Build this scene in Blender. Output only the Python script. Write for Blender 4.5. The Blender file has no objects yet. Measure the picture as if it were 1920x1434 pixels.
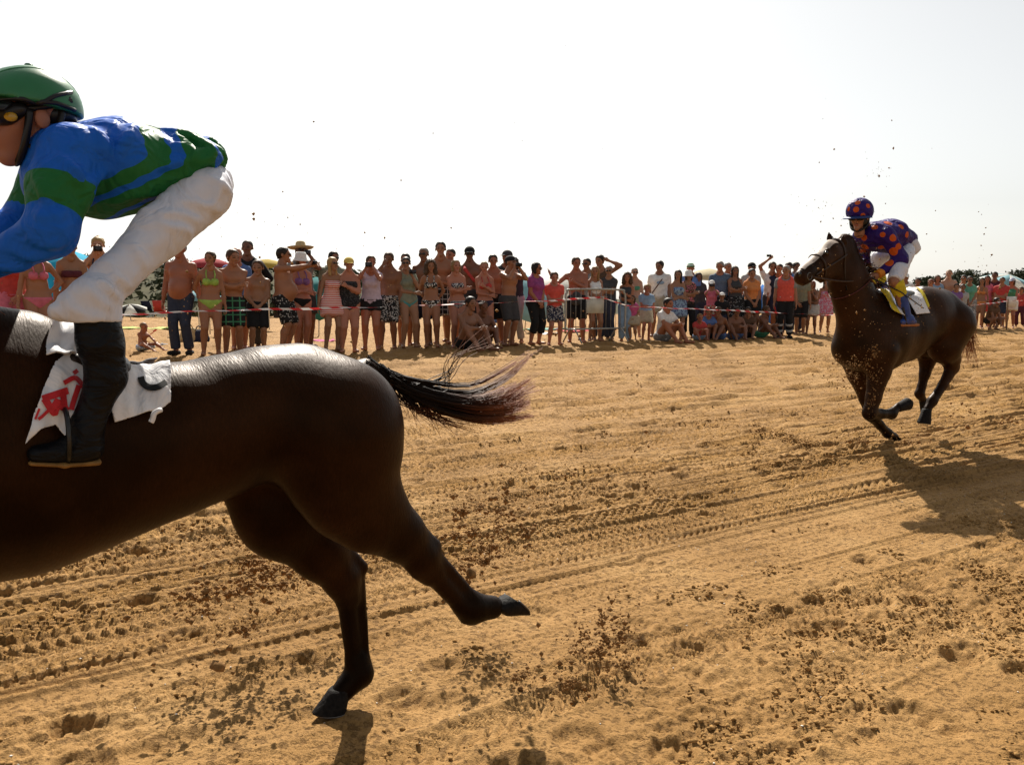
import bpy, math, random
import numpy as np
from mathutils import Vector, Matrix
from mathutils.bvhtree import BVHTree

random.seed(7); RNG = np.random.default_rng(11)
SC = bpy.context.scene
COL = SC.collection
A3 = lambda *a: np.array(a, dtype=float)

# ------------------------------------------------------------------ camera
FPX = 1640.0                                   # focal length in pixels of the 1920 px wide photograph
PITCH = math.atan(151 / FPX)
CAMZ = 1.62
cam_data = bpy.data.cameras.new('camera'); cam = bpy.data.objects.new('camera', cam_data); COL.objects.link(cam)
cam.location = (0, 0, CAMZ); cam.rotation_euler = (math.pi / 2 - PITCH, 0, 0)
cam_data.sensor_width = 36; cam_data.sensor_fit = 'HORIZONTAL'; cam_data.lens = 36 * FPX / 1920
cam_data.clip_start = .05; cam_data.clip_end = 3000
SC.camera = cam

# ------------------------------------------------------------------ sky and sun
SUN_AZ, SUN_EL = math.radians(-7), math.radians(44)
world = bpy.data.worlds.new('World'); SC.world = world; world.use_nodes = True
wt = world.node_tree; bgn = wt.nodes['Background']
sky = wt.nodes.new('ShaderNodeTexSky'); sky.sky_type = 'NISHITA'; sky.sun_disc = False
sky.sun_elevation = SUN_EL; sky.sun_rotation = SUN_AZ
sky.air_density = 1.0; sky.dust_density = 1.5; sky.ozone_density = 1.0; sky.altitude = 0
hsv = wt.nodes.new('ShaderNodeHueSaturation'); hsv.inputs['Saturation'].default_value = .22; hsv.inputs['Value'].default_value = 1.0
wt.links.new(sky.outputs[0], hsv.inputs['Color']); tint = wt.nodes.new('ShaderNodeMix'); tint.data_type = 'RGBA'; tint.blend_type = 'MULTIPLY'; tint.inputs[0].default_value = 1; tint.inputs[7].default_value = (1, .99, .955, 1)   # the pale, dusty haze of the day
wt.links.new(hsv.outputs[0], tint.inputs[6]); wt.links.new(tint.outputs[2], bgn.inputs['Color'])
bgn.inputs['Strength'].default_value = .074
sun_data = bpy.data.lights.new('sun', 'SUN'); sun = bpy.data.objects.new('sun', sun_data); COL.objects.link(sun)
sun_data.energy = 5.0; sun_data.angle = math.radians(.55); sun_data.color = (1, .93, .82)
SUNV = Vector((math.sin(SUN_AZ) * math.cos(SUN_EL), math.cos(SUN_AZ) * math.cos(SUN_EL), math.sin(SUN_EL)))
sun.rotation_euler = SUNV.to_track_quat('Z', 'Y').to_euler(); sun.location = (0, 20, 30)
SC.view_settings.view_transform = 'Standard'; SC.view_settings.look = 'None'
SC.view_settings.exposure = 0.75; SC.view_settings.gamma = 1
SC.cycles.use_denoising = True
SC.cycles.max_bounces = 5; SC.cycles.diffuse_bounces = 3; SC.cycles.glossy_bounces = 2

# ------------------------------------------------------------------ the place: a race track along TD, crowd beyond it
TD = np.array([.82, .572]); TD /= np.hypot(*TD)          # along the track (to the right and away)
ND = np.array([-TD[1], TD[0]])                            # across it, away from the camera
def ray(x, y):
    a = (x - 960) / FPX; b = -(y - 717) / FPX; c, s = math.cos(PITCH), math.sin(PITCH)
    return A3(a, c + b * s, -s + b * c)
def onv(x, y, v):                                         # point at distance v across the track
    d = ray(x, y); k = v / (d[0] * ND[0] + d[1] * ND[1]); p = d * k; p[2] += CAMZ; return p
def uvz(u, v, z): return A3(*(u * TD + v * ND), z)
def uv_of(p): return float(p[0] * TD[0] + p[1] * TD[1]), float(p[0] * ND[0] + p[1] * ND[1])
def gbase(v):                                             # the beach rises gently towards the crowd
    v = np.asarray(v, float)
    s = 14.3 - v
    soft = np.where(s > 1.5, s, np.where(s < -1.5, 0, (s + 1.5) ** 2 / 6))
    return .0716 * (11.1 - soft)
def ground_at(x, y): return float(gbase(x * ND[0] + y * ND[1]))
def onground(x, y):
    d = ray(x, y); k = 1.0
    lo, hi = .5, 400.
    for _ in range(60):
        m = (lo + hi) / 2; p = d * m
        if p[2] + CAMZ > ground_at(p[0], p[1]): lo = m
        else: hi = m
    p = d * lo; p[2] += CAMZ; return p

# ------------------------------------------------------------------ value noise
def _hash(i, j, seed):
    h = (i.astype(np.int64) * 374761393 + j.astype(np.int64) * 668265263 + seed * 974711) & 0x7fffffff
    h = ((h ^ (h >> 13)) * 1274126177) & 0x7fffffff
    return ((h ^ (h >> 16)) & 0xffff) / 65535.0
def vnoise(x, y, seed=0):
    xi = np.floor(x); yi = np.floor(y); fx = x - xi; fy = y - yi
    fx = fx * fx * (3 - 2 * fx); fy = fy * fy * (3 - 2 * fy)
    a = _hash(xi, yi, seed); b = _hash(xi + 1, yi, seed); c = _hash(xi, yi + 1, seed); d = _hash(xi + 1, yi + 1, seed)
    return (a + (b - a) * fx) * (1 - fy) + (c + (d - c) * fx) * fy
def fbm(x, y, o=4, seed=0):
    s = 0; a = .5
    for k in range(o):
        s = s + a * vnoise(x, y, seed + k * 7); x = x * 2.03 + 5.1; y = y * 2.03 + 1.7; a *= .5
    return s

# ------------------------------------------------------------------ materials
def new_mat(name):
    m = bpy.data.materials.new(name); m.use_nodes = True
    return m, m.node_tree, m.node_tree.nodes['Principled BSDF']
def nd(nt, typ, **kw):
    n = nt.nodes.new(typ)
    for k, v in kw.items():
        if k.startswith('i_'): n.inputs[k[2:].replace('_', ' ')].default_value = v
        else: setattr(n, k, v)
    return n
def rgba(c): return (c[0], c[1], c[2], 1)
def ramp(nt, fac, stops, interp='LINEAR'):
    r = nt.nodes.new('ShaderNodeValToRGB'); r.color_ramp.interpolation = interp
    el = r.color_ramp.elements
    while len(el) < len(stops): el.new(.5)
    for e, (p, c) in zip(el, stops): e.position = p; e.color = rgba(c)
    nt.links.new(fac, r.inputs[0]); return r
MATS = {}
def plain(name, col, rough=.7, var=.12, scale=30, bump=.0, spec=.3, metal=0, sheen=0, trans=0):
    key = ('plain', name)
    if key in MATS: return MATS[key]
    m, nt, b = new_mat(name)
    tc = nd(nt, 'ShaderNodeTexCoord'); n = nd(nt, 'ShaderNodeTexNoise', i_Scale=scale, i_Detail=4.0)
    nt.links.new(tc.outputs['Object'], n.inputs['Vector'])
    r = ramp(nt, n.outputs['Fac'], [(.3, [c * (1 - var) for c in col]), (.7, [min(1, c * (1 + var)) for c in col])])
    nt.links.new(r.outputs[0], b.inputs['Base Color'])
    b.inputs['Roughness'].default_value = rough; b.inputs['Specular IOR Level'].default_value = spec
    b.inputs['Metallic'].default_value = metal; b.inputs['Sheen Weight'].default_value = sheen
    if bump:
        bp = nd(nt, 'ShaderNodeBump', i_Strength=bump, i_Distance=.01); nt.links.new(n.outputs['Fac'], bp.inputs['Height'])
        nt.links.new(bp.outputs[0], b.inputs['Normal'])
    if trans:
        t = nd(nt, 'ShaderNodeBsdfTranslucent'); nt.links.new(r.outputs[0], t.inputs['Color'])
        mx = nd(nt, 'ShaderNodeMixShader', i_Fac=trans); out = nt.nodes['Material Output']
        nt.links.new(b.outputs[0], mx.inputs[1]); nt.links.new(t.outputs[0], mx.inputs[2]); nt.links.new(mx.outputs[0], out.inputs['Surface'])
    MATS[key] = m; return m
def fabric(name, col, rough=.6, spec=.3, wscale=9, wbump=.6, stretch=(1, 1, 1), fine=160, dirt=None):
    key = ('fabric', name)
    if key in MATS: return MATS[key]
    m, nt, b = new_mat(name); tc = nd(nt, 'ShaderNodeTexCoord'); mp = nd(nt, 'ShaderNodeMapping'); mp.inputs['Scale'].default_value = stretch; nt.links.new(tc.outputs['Object'], mp.inputs[0])
    n1 = nd(nt, 'ShaderNodeTexNoise', i_Scale=wscale, i_Detail=3.0, i_Distortion=1.2); n2 = nd(nt, 'ShaderNodeTexNoise', i_Scale=fine, i_Detail=3.0); n3 = nd(nt, 'ShaderNodeTexNoise', i_Scale=6.0, i_Detail=6.0)
    nt.links.new(mp.outputs[0], n1.inputs['Vector']); nt.links.new(tc.outputs['Object'], n2.inputs['Vector']); nt.links.new(tc.outputs['Object'], n3.inputs['Vector'])
    r = ramp(nt, n3.outputs['Fac'], [(.60, col), (.78, dirt or [c * .85 for c in col])]); nt.links.new(r.outputs[0], b.inputs['Base Color'])
    b0 = nd(nt, 'ShaderNodeBump', i_Strength=wbump, i_Distance=.05); nt.links.new(n1.outputs['Fac'], b0.inputs['Height'])
    b1 = nd(nt, 'ShaderNodeBump', i_Strength=.12, i_Distance=.004); nt.links.new(n2.outputs['Fac'], b1.inputs['Height']); nt.links.new(b0.outputs[0], b1.inputs['Normal']); nt.links.new(b1.outputs[0], b.inputs['Normal'])
    b.inputs['Roughness'].default_value = rough; b.inputs['Specular IOR Level'].default_value = spec; MATS[key] = m; return m
def attr_mat(name, attr, stops, rough=.6, spec=.3, bump=0, bscale=60, bstretch=(1, 1, 1), interp='LINEAR', var=0, sheen=0, trans=0, wscale=0, wbump=0, stint=None, brot=0, patchy=0):
    key = ('attr', name)
    if key in MATS: return MATS[key]
    m, nt, b = new_mat(name)
    a = nd(nt, 'ShaderNodeAttribute', attribute_name=attr)
    r = ramp(nt, a.outputs['Fac'], stops, interp); col = r.outputs[0]
    tc = nd(nt, 'ShaderNodeTexCoord'); mp = nd(nt, 'ShaderNodeMapping'); mp.inputs['Scale'].default_value = bstretch; mp.inputs['Rotation'].default_value = (0, 0, brot); mp.vector_type = 'TEXTURE' if brot else 'POINT'
    nt.links.new(tc.outputs['Object'], mp.inputs[0])
    n = nd(nt, 'ShaderNodeTexNoise', i_Scale=bscale, i_Detail=5.0); nt.links.new(mp.outputs[0], n.inputs['Vector'])
    if var:
        mr = nd(nt, 'ShaderNodeMapRange'); mr.inputs[3].default_value = 1 - var; mr.inputs[4].default_value = 1 + var
        nt.links.new(n.outputs['Fac'], mr.inputs[0])
        mm = nd(nt, 'ShaderNodeVectorMath', operation='SCALE'); nt.links.new(col, mm.inputs[0]); nt.links.new(mr.outputs[0], mm.inputs['Scale']); col = mm.outputs[0]
    if patchy:
        pn = nd(nt, 'ShaderNodeTexNoise', i_Scale=3.2, i_Detail=3.0); nt.links.new(tc.outputs['Object'], pn.inputs['Vector'])
        pr = ramp(nt, pn.outputs['Fac'], [(.35, (.55, .5, .48)), (.65, (1 + patchy, 1 + patchy * .75, 1 + patchy * .6))])
        pm = nd(nt, 'ShaderNodeMix', data_type='RGBA', blend_type='MULTIPLY', clamp_result=False); pm.inputs[0].default_value = 1; nt.links.new(col, pm.inputs[6]); nt.links.new(pr.outputs[0], pm.inputs[7]); col = pm.outputs[2]
    nt.links.new(col, b.inputs['Base Color'])
    b.inputs['Roughness'].default_value = rough; b.inputs['Specular IOR Level'].default_value = spec; b.inputs['Sheen Weight'].default_value = sheen
    if stint: b.inputs['Specular Tint'].default_value = rgba(stint)
    nrm = None
    if wbump:
        w = nd(nt, 'ShaderNodeTexNoise', i_Scale=wscale, i_Detail=2.0, i_Distortion=.6); nt.links.new(mp.outputs[0], w.inputs['Vector'])
        bp0 = nd(nt, 'ShaderNodeBump', i_Strength=wbump, i_Distance=.04); nt.links.new(w.outputs['Fac'], bp0.inputs['Height']); nrm = bp0.outputs[0]
    if bump:
        bp = nd(nt, 'ShaderNodeBump', i_Strength=bump, i_Distance=.006); nt.links.new(n.outputs['Fac'], bp.inputs['Height'])
        if nrm: nt.links.new(nrm, bp.inputs['Normal'])
        nrm = bp.outputs[0]
    if nrm: nt.links.new(nrm, b.inputs['Normal'])
    if trans:
        t = nd(nt, 'ShaderNodeBsdfTranslucent'); nt.links.new(col, t.inputs['Color'])
        mx = nd(nt, 'ShaderNodeMixShader', i_Fac=trans); out = nt.nodes['Material Output']
        nt.links.new(b.outputs[0], mx.inputs[1]); nt.links.new(t.outputs[0], mx.inputs[2]); nt.links.new(mx.outputs[0], out.inputs['Surface'])
    MATS[key] = m; return m

# ------------------------------------------------------------------ objects and meshes
def tag(o, label=None, cat=None, group=None, kind=None):
    if label: o['label'] = label
    if cat: o['category'] = cat
    if group: o['group'] = group
    if kind: o['kind'] = kind
    return o
def link(o, parent=None):
    COL.objects.link(o)
    if parent is not None: o.parent = parent
    return o
def fast_mesh(name, v, faces, smooth=True, attrs=None):
    """faces: array (n,3)/(n,4) or a list of such arrays"""
    if isinstance(faces, np.ndarray): faces = [faces]
    faces = [np.asarray(f, dtype=np.int32) for f in faces if len(f)]
    me = bpy.data.meshes.new(name); v = np.ascontiguousarray(v, dtype=np.float32)
    me.vertices.add(len(v)); me.vertices.foreach_set('co', v.ravel())
    li = np.concatenate([f.ravel() for f in faces]); tot = np.concatenate([np.full(len(f), f.shape[1], np.int32) for f in faces])
    st = np.concatenate([[0], np.cumsum(tot)[:-1]]).astype(np.int32)
    me.loops.add(len(li)); me.loops.foreach_set('vertex_index', li)
    me.polygons.add(len(tot)); me.polygons.foreach_set('loop_start', st); me.polygons.foreach_set('loop_total', tot)
    if smooth: me.polygons.foreach_set('use_smooth', np.ones(len(tot), bool))
    me.update(calc_edges=True)
    for k, a in (attrs or {}).items():
        at = me.attributes.new(k, 'FLOAT', 'POINT'); at.data.foreach_set('value', np.ascontiguousarray(a, dtype=np.float32))
    return me
def mobj(name, v, faces, mat, parent=None, smooth=True, attrs=None, loc=None, rotz=0):
    me = fast_mesh(name, v, faces, smooth, attrs); me.materials.append(mat)
    o = bpy.data.objects.new(name, me)
    if loc is not None: o.location = loc
    if rotz: o.rotation_euler = (0, 0, rotz)
    return link(o, parent)

class MB:
    """collects simple solids into one mesh"""
    def __init__(s): s.v = []; s.q = []; s.t = []; s.n = 0
    def add(s, v, q=None, t=None):
        v = np.asarray(v, float).reshape(-1, 3); s.v.append(v)
        if q is not None and len(q): s.q.append(np.asarray(q, int) + s.n)
        if t is not None and len(t): s.t.append(np.asarray(t, int) + s.n)
        s.n += len(v); return s
    def box(s, c, size, R=None):
        hx, hy, hz = np.asarray(size) / 2
        v = A3([-hx, -hy, -hz], [hx, -hy, -hz], [hx, hy, -hz], [-hx, hy, -hz], [-hx, -hy, hz], [hx, -hy, hz], [hx, hy, hz], [-hx, hy, hz])
        if R is not None: v = v @ np.asarray(R).T
        return s.add(v + np.asarray(c), [[3, 2, 1, 0], [4, 5, 6, 7], [0, 1, 5, 4], [1, 2, 6, 5], [2, 3, 7, 6], [3, 0, 4, 7]])
    def tube(s, pts, r, n=6, cap=True):
        pts = np.asarray(pts, float); r = np.broadcast_to(np.asarray(r, float), (len(pts),))
        tg = np.gradient(pts, axis=0); tg /= np.linalg.norm(tg, axis=1)[:, None] + 1e-12
        up = A3(0, 0, 1) if abs(tg[0][2]) < .9 else A3(1, 0, 0)
        rings = []
        for p, t, rr in zip(pts, tg, r):
            a = np.cross(up, t); a /= np.linalg.norm(a) + 1e-12; b = np.cross(t, a); up = b
            th = np.arange(n) * 2 * math.pi / n
            rings.append(p + rr * (np.cos(th)[:, None] * a + np.sin(th)[:, None] * b))
        v = np.concatenate(rings); m = len(pts)
        q = [[i * n + j, i * n + (j + 1) % n, (i + 1) * n + (j + 1) % n, (i + 1) * n + j] for i in range(m - 1) for j in range(n)]
        t = []
        if cap:
            v = np.concatenate([v, pts[:1], pts[-1:]]); c0 = m * n
            t = [[c0, (j + 1) % n, j] for j in range(n)] + [[c0 + 1, (m - 1) * n + j, (m - 1) * n + (j + 1) % n] for j in range(n)]
        return s.add(v, q, t)
    def lathe(s, prof, n=16, M=None):
        prof = np.asarray(prof, float); th = np.arange(n) * 2 * math.pi / n
        v = np.stack([prof[:, :1] * np.cos(th), prof[:, :1] * np.sin(th), np.repeat(prof[:, 1:], n, 1)], -1).reshape(-1, 3)
        if M is not None: v = v @ np.asarray(M[0]).T + np.asarray(M[1])
        m = len(prof)
        return s.add(v, [[i * n + j, i * n + (j + 1) % n, (i + 1) * n + (j + 1) % n, (i + 1) * n + j] for i in range(m - 1) for j in range(n)])
    def arrays(s):
        return np.concatenate(s.v), [np.concatenate(x) for x in (s.q, s.t) if x]
    def build(s, name, mat, parent=None, smooth=False, attrs=None, loc=None, rotz=0):
        v, f = s.arrays(); return mobj(name, v, f, mat, parent, smooth, attrs, loc, rotz)

# ------------------------------------------------------------------ solid modelling: smooth unions meshed with surface nets
def cap(a, b, ra, rb=None, k=.03, ax=None, s=1., cut=0, cuta=0, sub=0):
    return ('c', np.asarray(a, float), np.asarray(b, float), ra, ra if rb is None else rb, k, None if ax is None else np.asarray(ax, float), s, cut, cuta, sub)
def ell(c, r, R=None, k=.03, sub=0):
    return ('e', np.asarray(c, float), np.asarray(r, float), np.eye(3) if R is None else np.asarray(R, float), k, sub)
def sph(c, r, k=.03, sub=0): return cap(c, np.asarray(c, float) + A3(0, 0, 1e-4), r, r, k, sub=sub)
def inflate(prims, e):
    o = []
    for p in prims:
        if p[0] == 'c': p = p[:3] + (p[3] + e, p[4] + e) + p[5:]
        else: p = p[:2] + (p[2] + e,) + p[3:]
        o.append(p)
    return o
def solid(prims, h, cuts=(), noise=None, m=.03):
    """returns verts, quads of the zero surface"""
    los, his = [], []
    for p in prims:
        if p[-1]: continue
        if p[0] == 'c':
            e = max(p[3], p[4]) / min(1, p[7]); los.append(np.minimum(p[1], p[2]) - e); his.append(np.maximum(p[1], p[2]) + e)
        else:
            e = p[2].max(); los.append(p[1] - e); his.append(p[1] + e)
    lo = np.min(los, 0) - 3 * h - m; hi = np.max(his, 0) + 3 * h + m
    n = np.ceil((hi - lo) / h).astype(int) + 1
    xs = [(lo[i] + np.arange(n[i]) * h).astype(np.float32) for i in range(3)]
    D = np.full(n, .3, np.float32)
    for p in prims:
        k = p[4] if p[0] == 'e' else p[5]; mg = max(k, 2.5 * h) + m; sub = p[-1]
        if p[0] == 'c':
            e = max(p[3], p[4]) / min(1, p[7]) + mg; l0 = np.minimum(p[1], p[2]) - e; h0 = np.maximum(p[1], p[2]) + e
        else:
            e = p[2].max() + mg; l0 = p[1] - e; h0 = p[1] + e
        i0 = np.clip(np.floor((l0 - lo) / h).astype(int), 0, n - 1); i1 = np.clip(np.ceil((h0 - lo) / h).astype(int) + 1, 1, n)
        if (i1 <= i0).any(): continue
        sl = tuple(slice(a, b) for a, b in zip(i0, i1))
        X = xs[0][sl[0]][:, None, None]; Y = xs[1][sl[1]][None, :, None]; Z = xs[2][sl[2]][None, None, :]
        if p[0] == 'c':
            a, b = p[1], p[2]; ba = b - a; L2 = max(ba @ ba, 1e-12)
            px, py, pz = X - a[0], Y - a[1], Z - a[2]
            t = np.clip((px * ba[0] + py * ba[1] + pz * ba[2]) / L2, 0, 1)
            qx, qy, qz = px - t * ba[0], py - t * ba[1], pz - t * ba[2]
            if p[6] is not None:
                ax = p[6]; dq = (qx * ax[0] + qy * ax[1] + qz * ax[2]) * (p[7] - 1)
                qx, qy, qz = qx + dq * ax[0], qy + dq * ax[1], qz + dq * ax[2]
            d = np.sqrt(qx * qx + qy * qy + qz * qz) - (p[3] + (p[4] - p[3]) * t)
            if p[8] or p[9]:
                L = math.sqrt(L2)
                if p[8]: d = np.maximum(d, ((X - b[0]) * ba[0] + (Y - b[1]) * ba[1] + (Z - b[2]) * ba[2]) / L)
                if p[9]: d = np.maximum(d, -((X - a[0]) * ba[0] + (Y - a[1]) * ba[1] + (Z - a[2]) * ba[2]) / L)
        else:
            c, r, R = p[1], p[2], p[3]
            px, py, pz = X - c[0], Y - c[1], Z - c[2]
            q = [(px * R[0, i] + py * R[1, i] + pz * R[2, i]) for i in range(3)]
            k0 = np.sqrt((q[0] / r[0]) ** 2 + (q[1] / r[1]) ** 2 + (q[2] / r[2]) ** 2)
            k1 = np.sqrt((q[0] / r[0] ** 2) ** 2 + (q[1] / r[1] ** 2) ** 2 + (q[2] / r[2] ** 2) ** 2)
            d = k0 * (k0 - 1) / np.maximum(k1, 1e-6)
        c0 = D[sl]
        if sub:
            hh = np.maximum(k - np.abs(c0 + d), 0) / max(k, 1e-6); D[sl] = np.maximum(c0, -d) + hh * hh * k * .25
        else:
            hh = np.maximum(k - np.abs(c0 - d), 0) / max(k, 1e-6); D[sl] = np.minimum(c0, d) - hh * hh * k * .25
    X = xs[0][:, None, None]; Y = xs[1][None, :, None]; Z = xs[2][None, None, :]
    if noise is not None: D = D + noise(X, Y, Z)
    for g in cuts: D = np.maximum(D, g(X, Y, Z))
    return nets(D, lo, h)
def nets(D, lo, h):
    D = np.pad(D, 1, constant_values=.3); lo = lo - h
    n = np.array(D.shape); ins = D < 0
    cnt = np.zeros(n - 1, np.int8)
    for dx in (0, 1):
        for dy in (0, 1):
            for dz in (0, 1): cnt += ins[dx:n[0] - 1 + dx, dy:n[1] - 1 + dy, dz:n[2] - 1 + dz]
    cells = np.argwhere((cnt > 0) & (cnt < 8))
    idx = np.full(n - 1, -1, np.int32); idx[tuple(cells.T)] = np.arange(len(cells))
    acc = np.zeros((len(cells), 3)); num = np.zeros(len(cells))
    C = [(0, 0, 0), (1, 0, 0), (0, 1, 0), (1, 1, 0), (0, 0, 1), (1, 0, 1), (0, 1, 1), (1, 1, 1)]
    val = [D[cells[:, 0] + c[0], cells[:, 1] + c[1], cells[:, 2] + c[2]] for c in C]
    for i in range(8):
        for ax in range(3):
            if C[i][ax]: continue
            c2 = list(C[i]); c2[ax] = 1; j = C.index(tuple(c2))
            a, b = val[i], val[j]; m = (a < 0) != (b < 0)
            t = np.where(m, a / np.where(m, a - b, 1), 0)
            p = np.tile(np.array(C[i], float), (len(cells), 1)); p[:, ax] = t
            acc[m] += p[m]; num[m] += 1
    v = (cells + acc / np.maximum(num, 1)[:, None]) * h + lo
    quads = []
    for ax in range(3):
        o1, o2 = (ax + 1) % 3, (ax + 2) % 3
        s0 = [slice(0, None)] * 3; s1 = [slice(0, None)] * 3; s0[ax] = slice(0, -1); s1[ax] = slice(1, None)
        a = ins[tuple(s0)]; b = ins[tuple(s1)]
        e = np.argwhere(a != b); e = e[(e[:, o1] > 0) & (e[:, o2] > 0) & (e[:, o1] < n[o1] - 1) & (e[:, o2] < n[o2] - 1)]
        def at(d1, d2):
            q = e.copy(); q[:, o1] -= d1; q[:, o2] -= d2; return idx[tuple(q.T)]
        q = np.stack([at(1, 1), at(0, 1), at(0, 0), at(1, 0)], 1)
        fl = ~a[tuple(e.T)]
        q[fl] = q[fl][:, ::-1]; quads.append(q)
    return v, np.concatenate(quads)
def join(parts):
    """[(v, q), ...] -> one"""
    vs, qs, n = [], [], 0
    for v, q in parts: vs.append(v); qs.append(q + n); n += len(v)
    return np.concatenate(vs), np.concatenate(qs)
def bvh_of(v, q): return BVHTree.FromPolygons([tuple(p) for p in v], [tuple(int(i) for i in f) for f in q])
def spline(pts, n):
    pts = np.asarray(pts, float); m = len(pts); P = np.concatenate([[2 * pts[0] - pts[1]], pts, [2 * pts[-1] - pts[-2]]])
    t = np.linspace(0, m - 1 - 1e-6, n); i = t.astype(int); f = (t - i)[:, None]
    a, b, c, d = P[i], P[i + 1], P[i + 2], P[i + 3]
    return .5 * (2 * b + (c - a) * f + (2 * a - 5 * b + 4 * c - d) * f ** 2 + (3 * b - a - 3 * c + d) * f ** 3)
def unit(a): a = np.asarray(a, float); return a / (np.linalg.norm(a) + 1e-12)
def rotz(a): c, s = math.cos(a), math.sin(a); return A3([c, -s, 0], [s, c, 0], [0, 0, 1])
def rotx(a): c, s = math.cos(a), math.sin(a); return A3([1, 0, 0], [0, c, -s], [0, s, c])
def roty(a): c, s = math.cos(a), math.sin(a); return A3([c, 0, s], [0, 1, 0], [-s, 0, c])
# ------------------------------------------------------------------ the sand
def lines(segs):
    out = [segs[0][0]]
    for a, b, d0, g in segs:                              # from a to b, step d0 growing by factor g per metre walked
        x = out[-1]
        while x < b: x += d0 + g * max(0, x - a); out.append(x)
    return np.array(out)
GU = lines([(-60, -12, 4, 0), (-12, -2.2, .5, 0), (-2.2, -.15, .06, 0), (-.15, 4.6, .0125, 0), (4.6, 33, .0150, .0118), (33, 60, .8, 0), (60, 400, 12, .1)])
GV = lines([(-40, 0, 2, 0), (0, 1.3, .12, 0), (1.3, 5.3, .0115, 0), (5.3, 15.8, .0122, .0118), (15.8, 24, .09, .05), (24, 60, 1, .1), (60, 700, 12, .2)])
TRACKS = [  # v, half width, depth, tread kind, wander
    (4.00, .075, .014, 'ribs', .01), (3.84, .05, .008, 'fine', .01), (4.24, .09, .013, 'chev', .02), (4.62, .10, .020, 'knob', .03),
    (4.86, .08, .016, 'knob', .04), (5.35, .10, .014, 'chev', .05), (5.62, .09, .014, 'knob', .05), (6.15, .12, .014, 'chev', .05),
    (6.75, .11, .02, 'ribs', .08), (7.5, .14, .02, 'chev', .1), (8.2, .12, .02, 'ribs', .1), (9.1, .14, .025, 'ribs', .12), (10.2, .15, .025, 'ribs', .1), (11.4, .14, .025, 'ribs', .1),
    (5.05, .06, .014, 'ribs', .03), (5.9, .07, .016, 'ribs', .04), (6.45, .1, .016, 'knob', .04), (7.1, .08, .02, 'ribs', .06), (7.85, .1, .02, 'knob', .06), (8.65, .1, .025, 'ribs', .08), (9.6, .12, .025, 'ribs', .1), (10.8, .12, .028, 'ribs', .1), (12.1, .14, .03, 'ribs', .1), (12.8, .14, .03, 'ribs', .1), (3.62, .06, .006, 'chev', .015), (4.10, .07, .010, 'chev', .012), (4.75, .05, .012, 'ribs', .02), (5.20, .09, .012, 'chev', .03), (5.48, .06, .012, 'fine', .03), (5.75, .09, .013, 'chev', .03), (6.30, .06, .014, 'ribs', .04), (6.6, .09, .014, 'chev', .04), (6.95, .05, .014, 'fine', .04), (3.25, .06, .006, 'ribs', .02), (2.95, .07, .007, 'chev', .04), (4.42, .07, .012, 'chev', .02), (2.75, .08, .008, 'chev', .05), (3.45, .09, .005, 'fine', .02), (2.35, .09, .006, 'chev', .06), (2.0, .05, .006, 'fine', .05)]
PRINTS = []
_r = random.Random(5)
for _ in range(620):
    u = _r.uniform(.0, 30) if _r.random() < .55 else _r.uniform(0, 8); v = _r.uniform(1.5, 13.2)
    if 3.3 < v < 4.35 and _r.random() < .8: continue
    PRINTS.append((u, v, _r.uniform(.05, .085), _r.uniform(.012, .035), _r.uniform(0, 6)))
for px, py, r, dp in ((135, 1357, .062, .05), (330, 1385, .07, .02), (590, 1338, .06, .02), (1560, 1170, .06, .03), (1530, 1125, .06, .03), (1000, 1150, .09, .02)):
    p = onground(px, py); u, v = uv_of(p); PRINTS.append((u, v, r, dp, .3))
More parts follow.
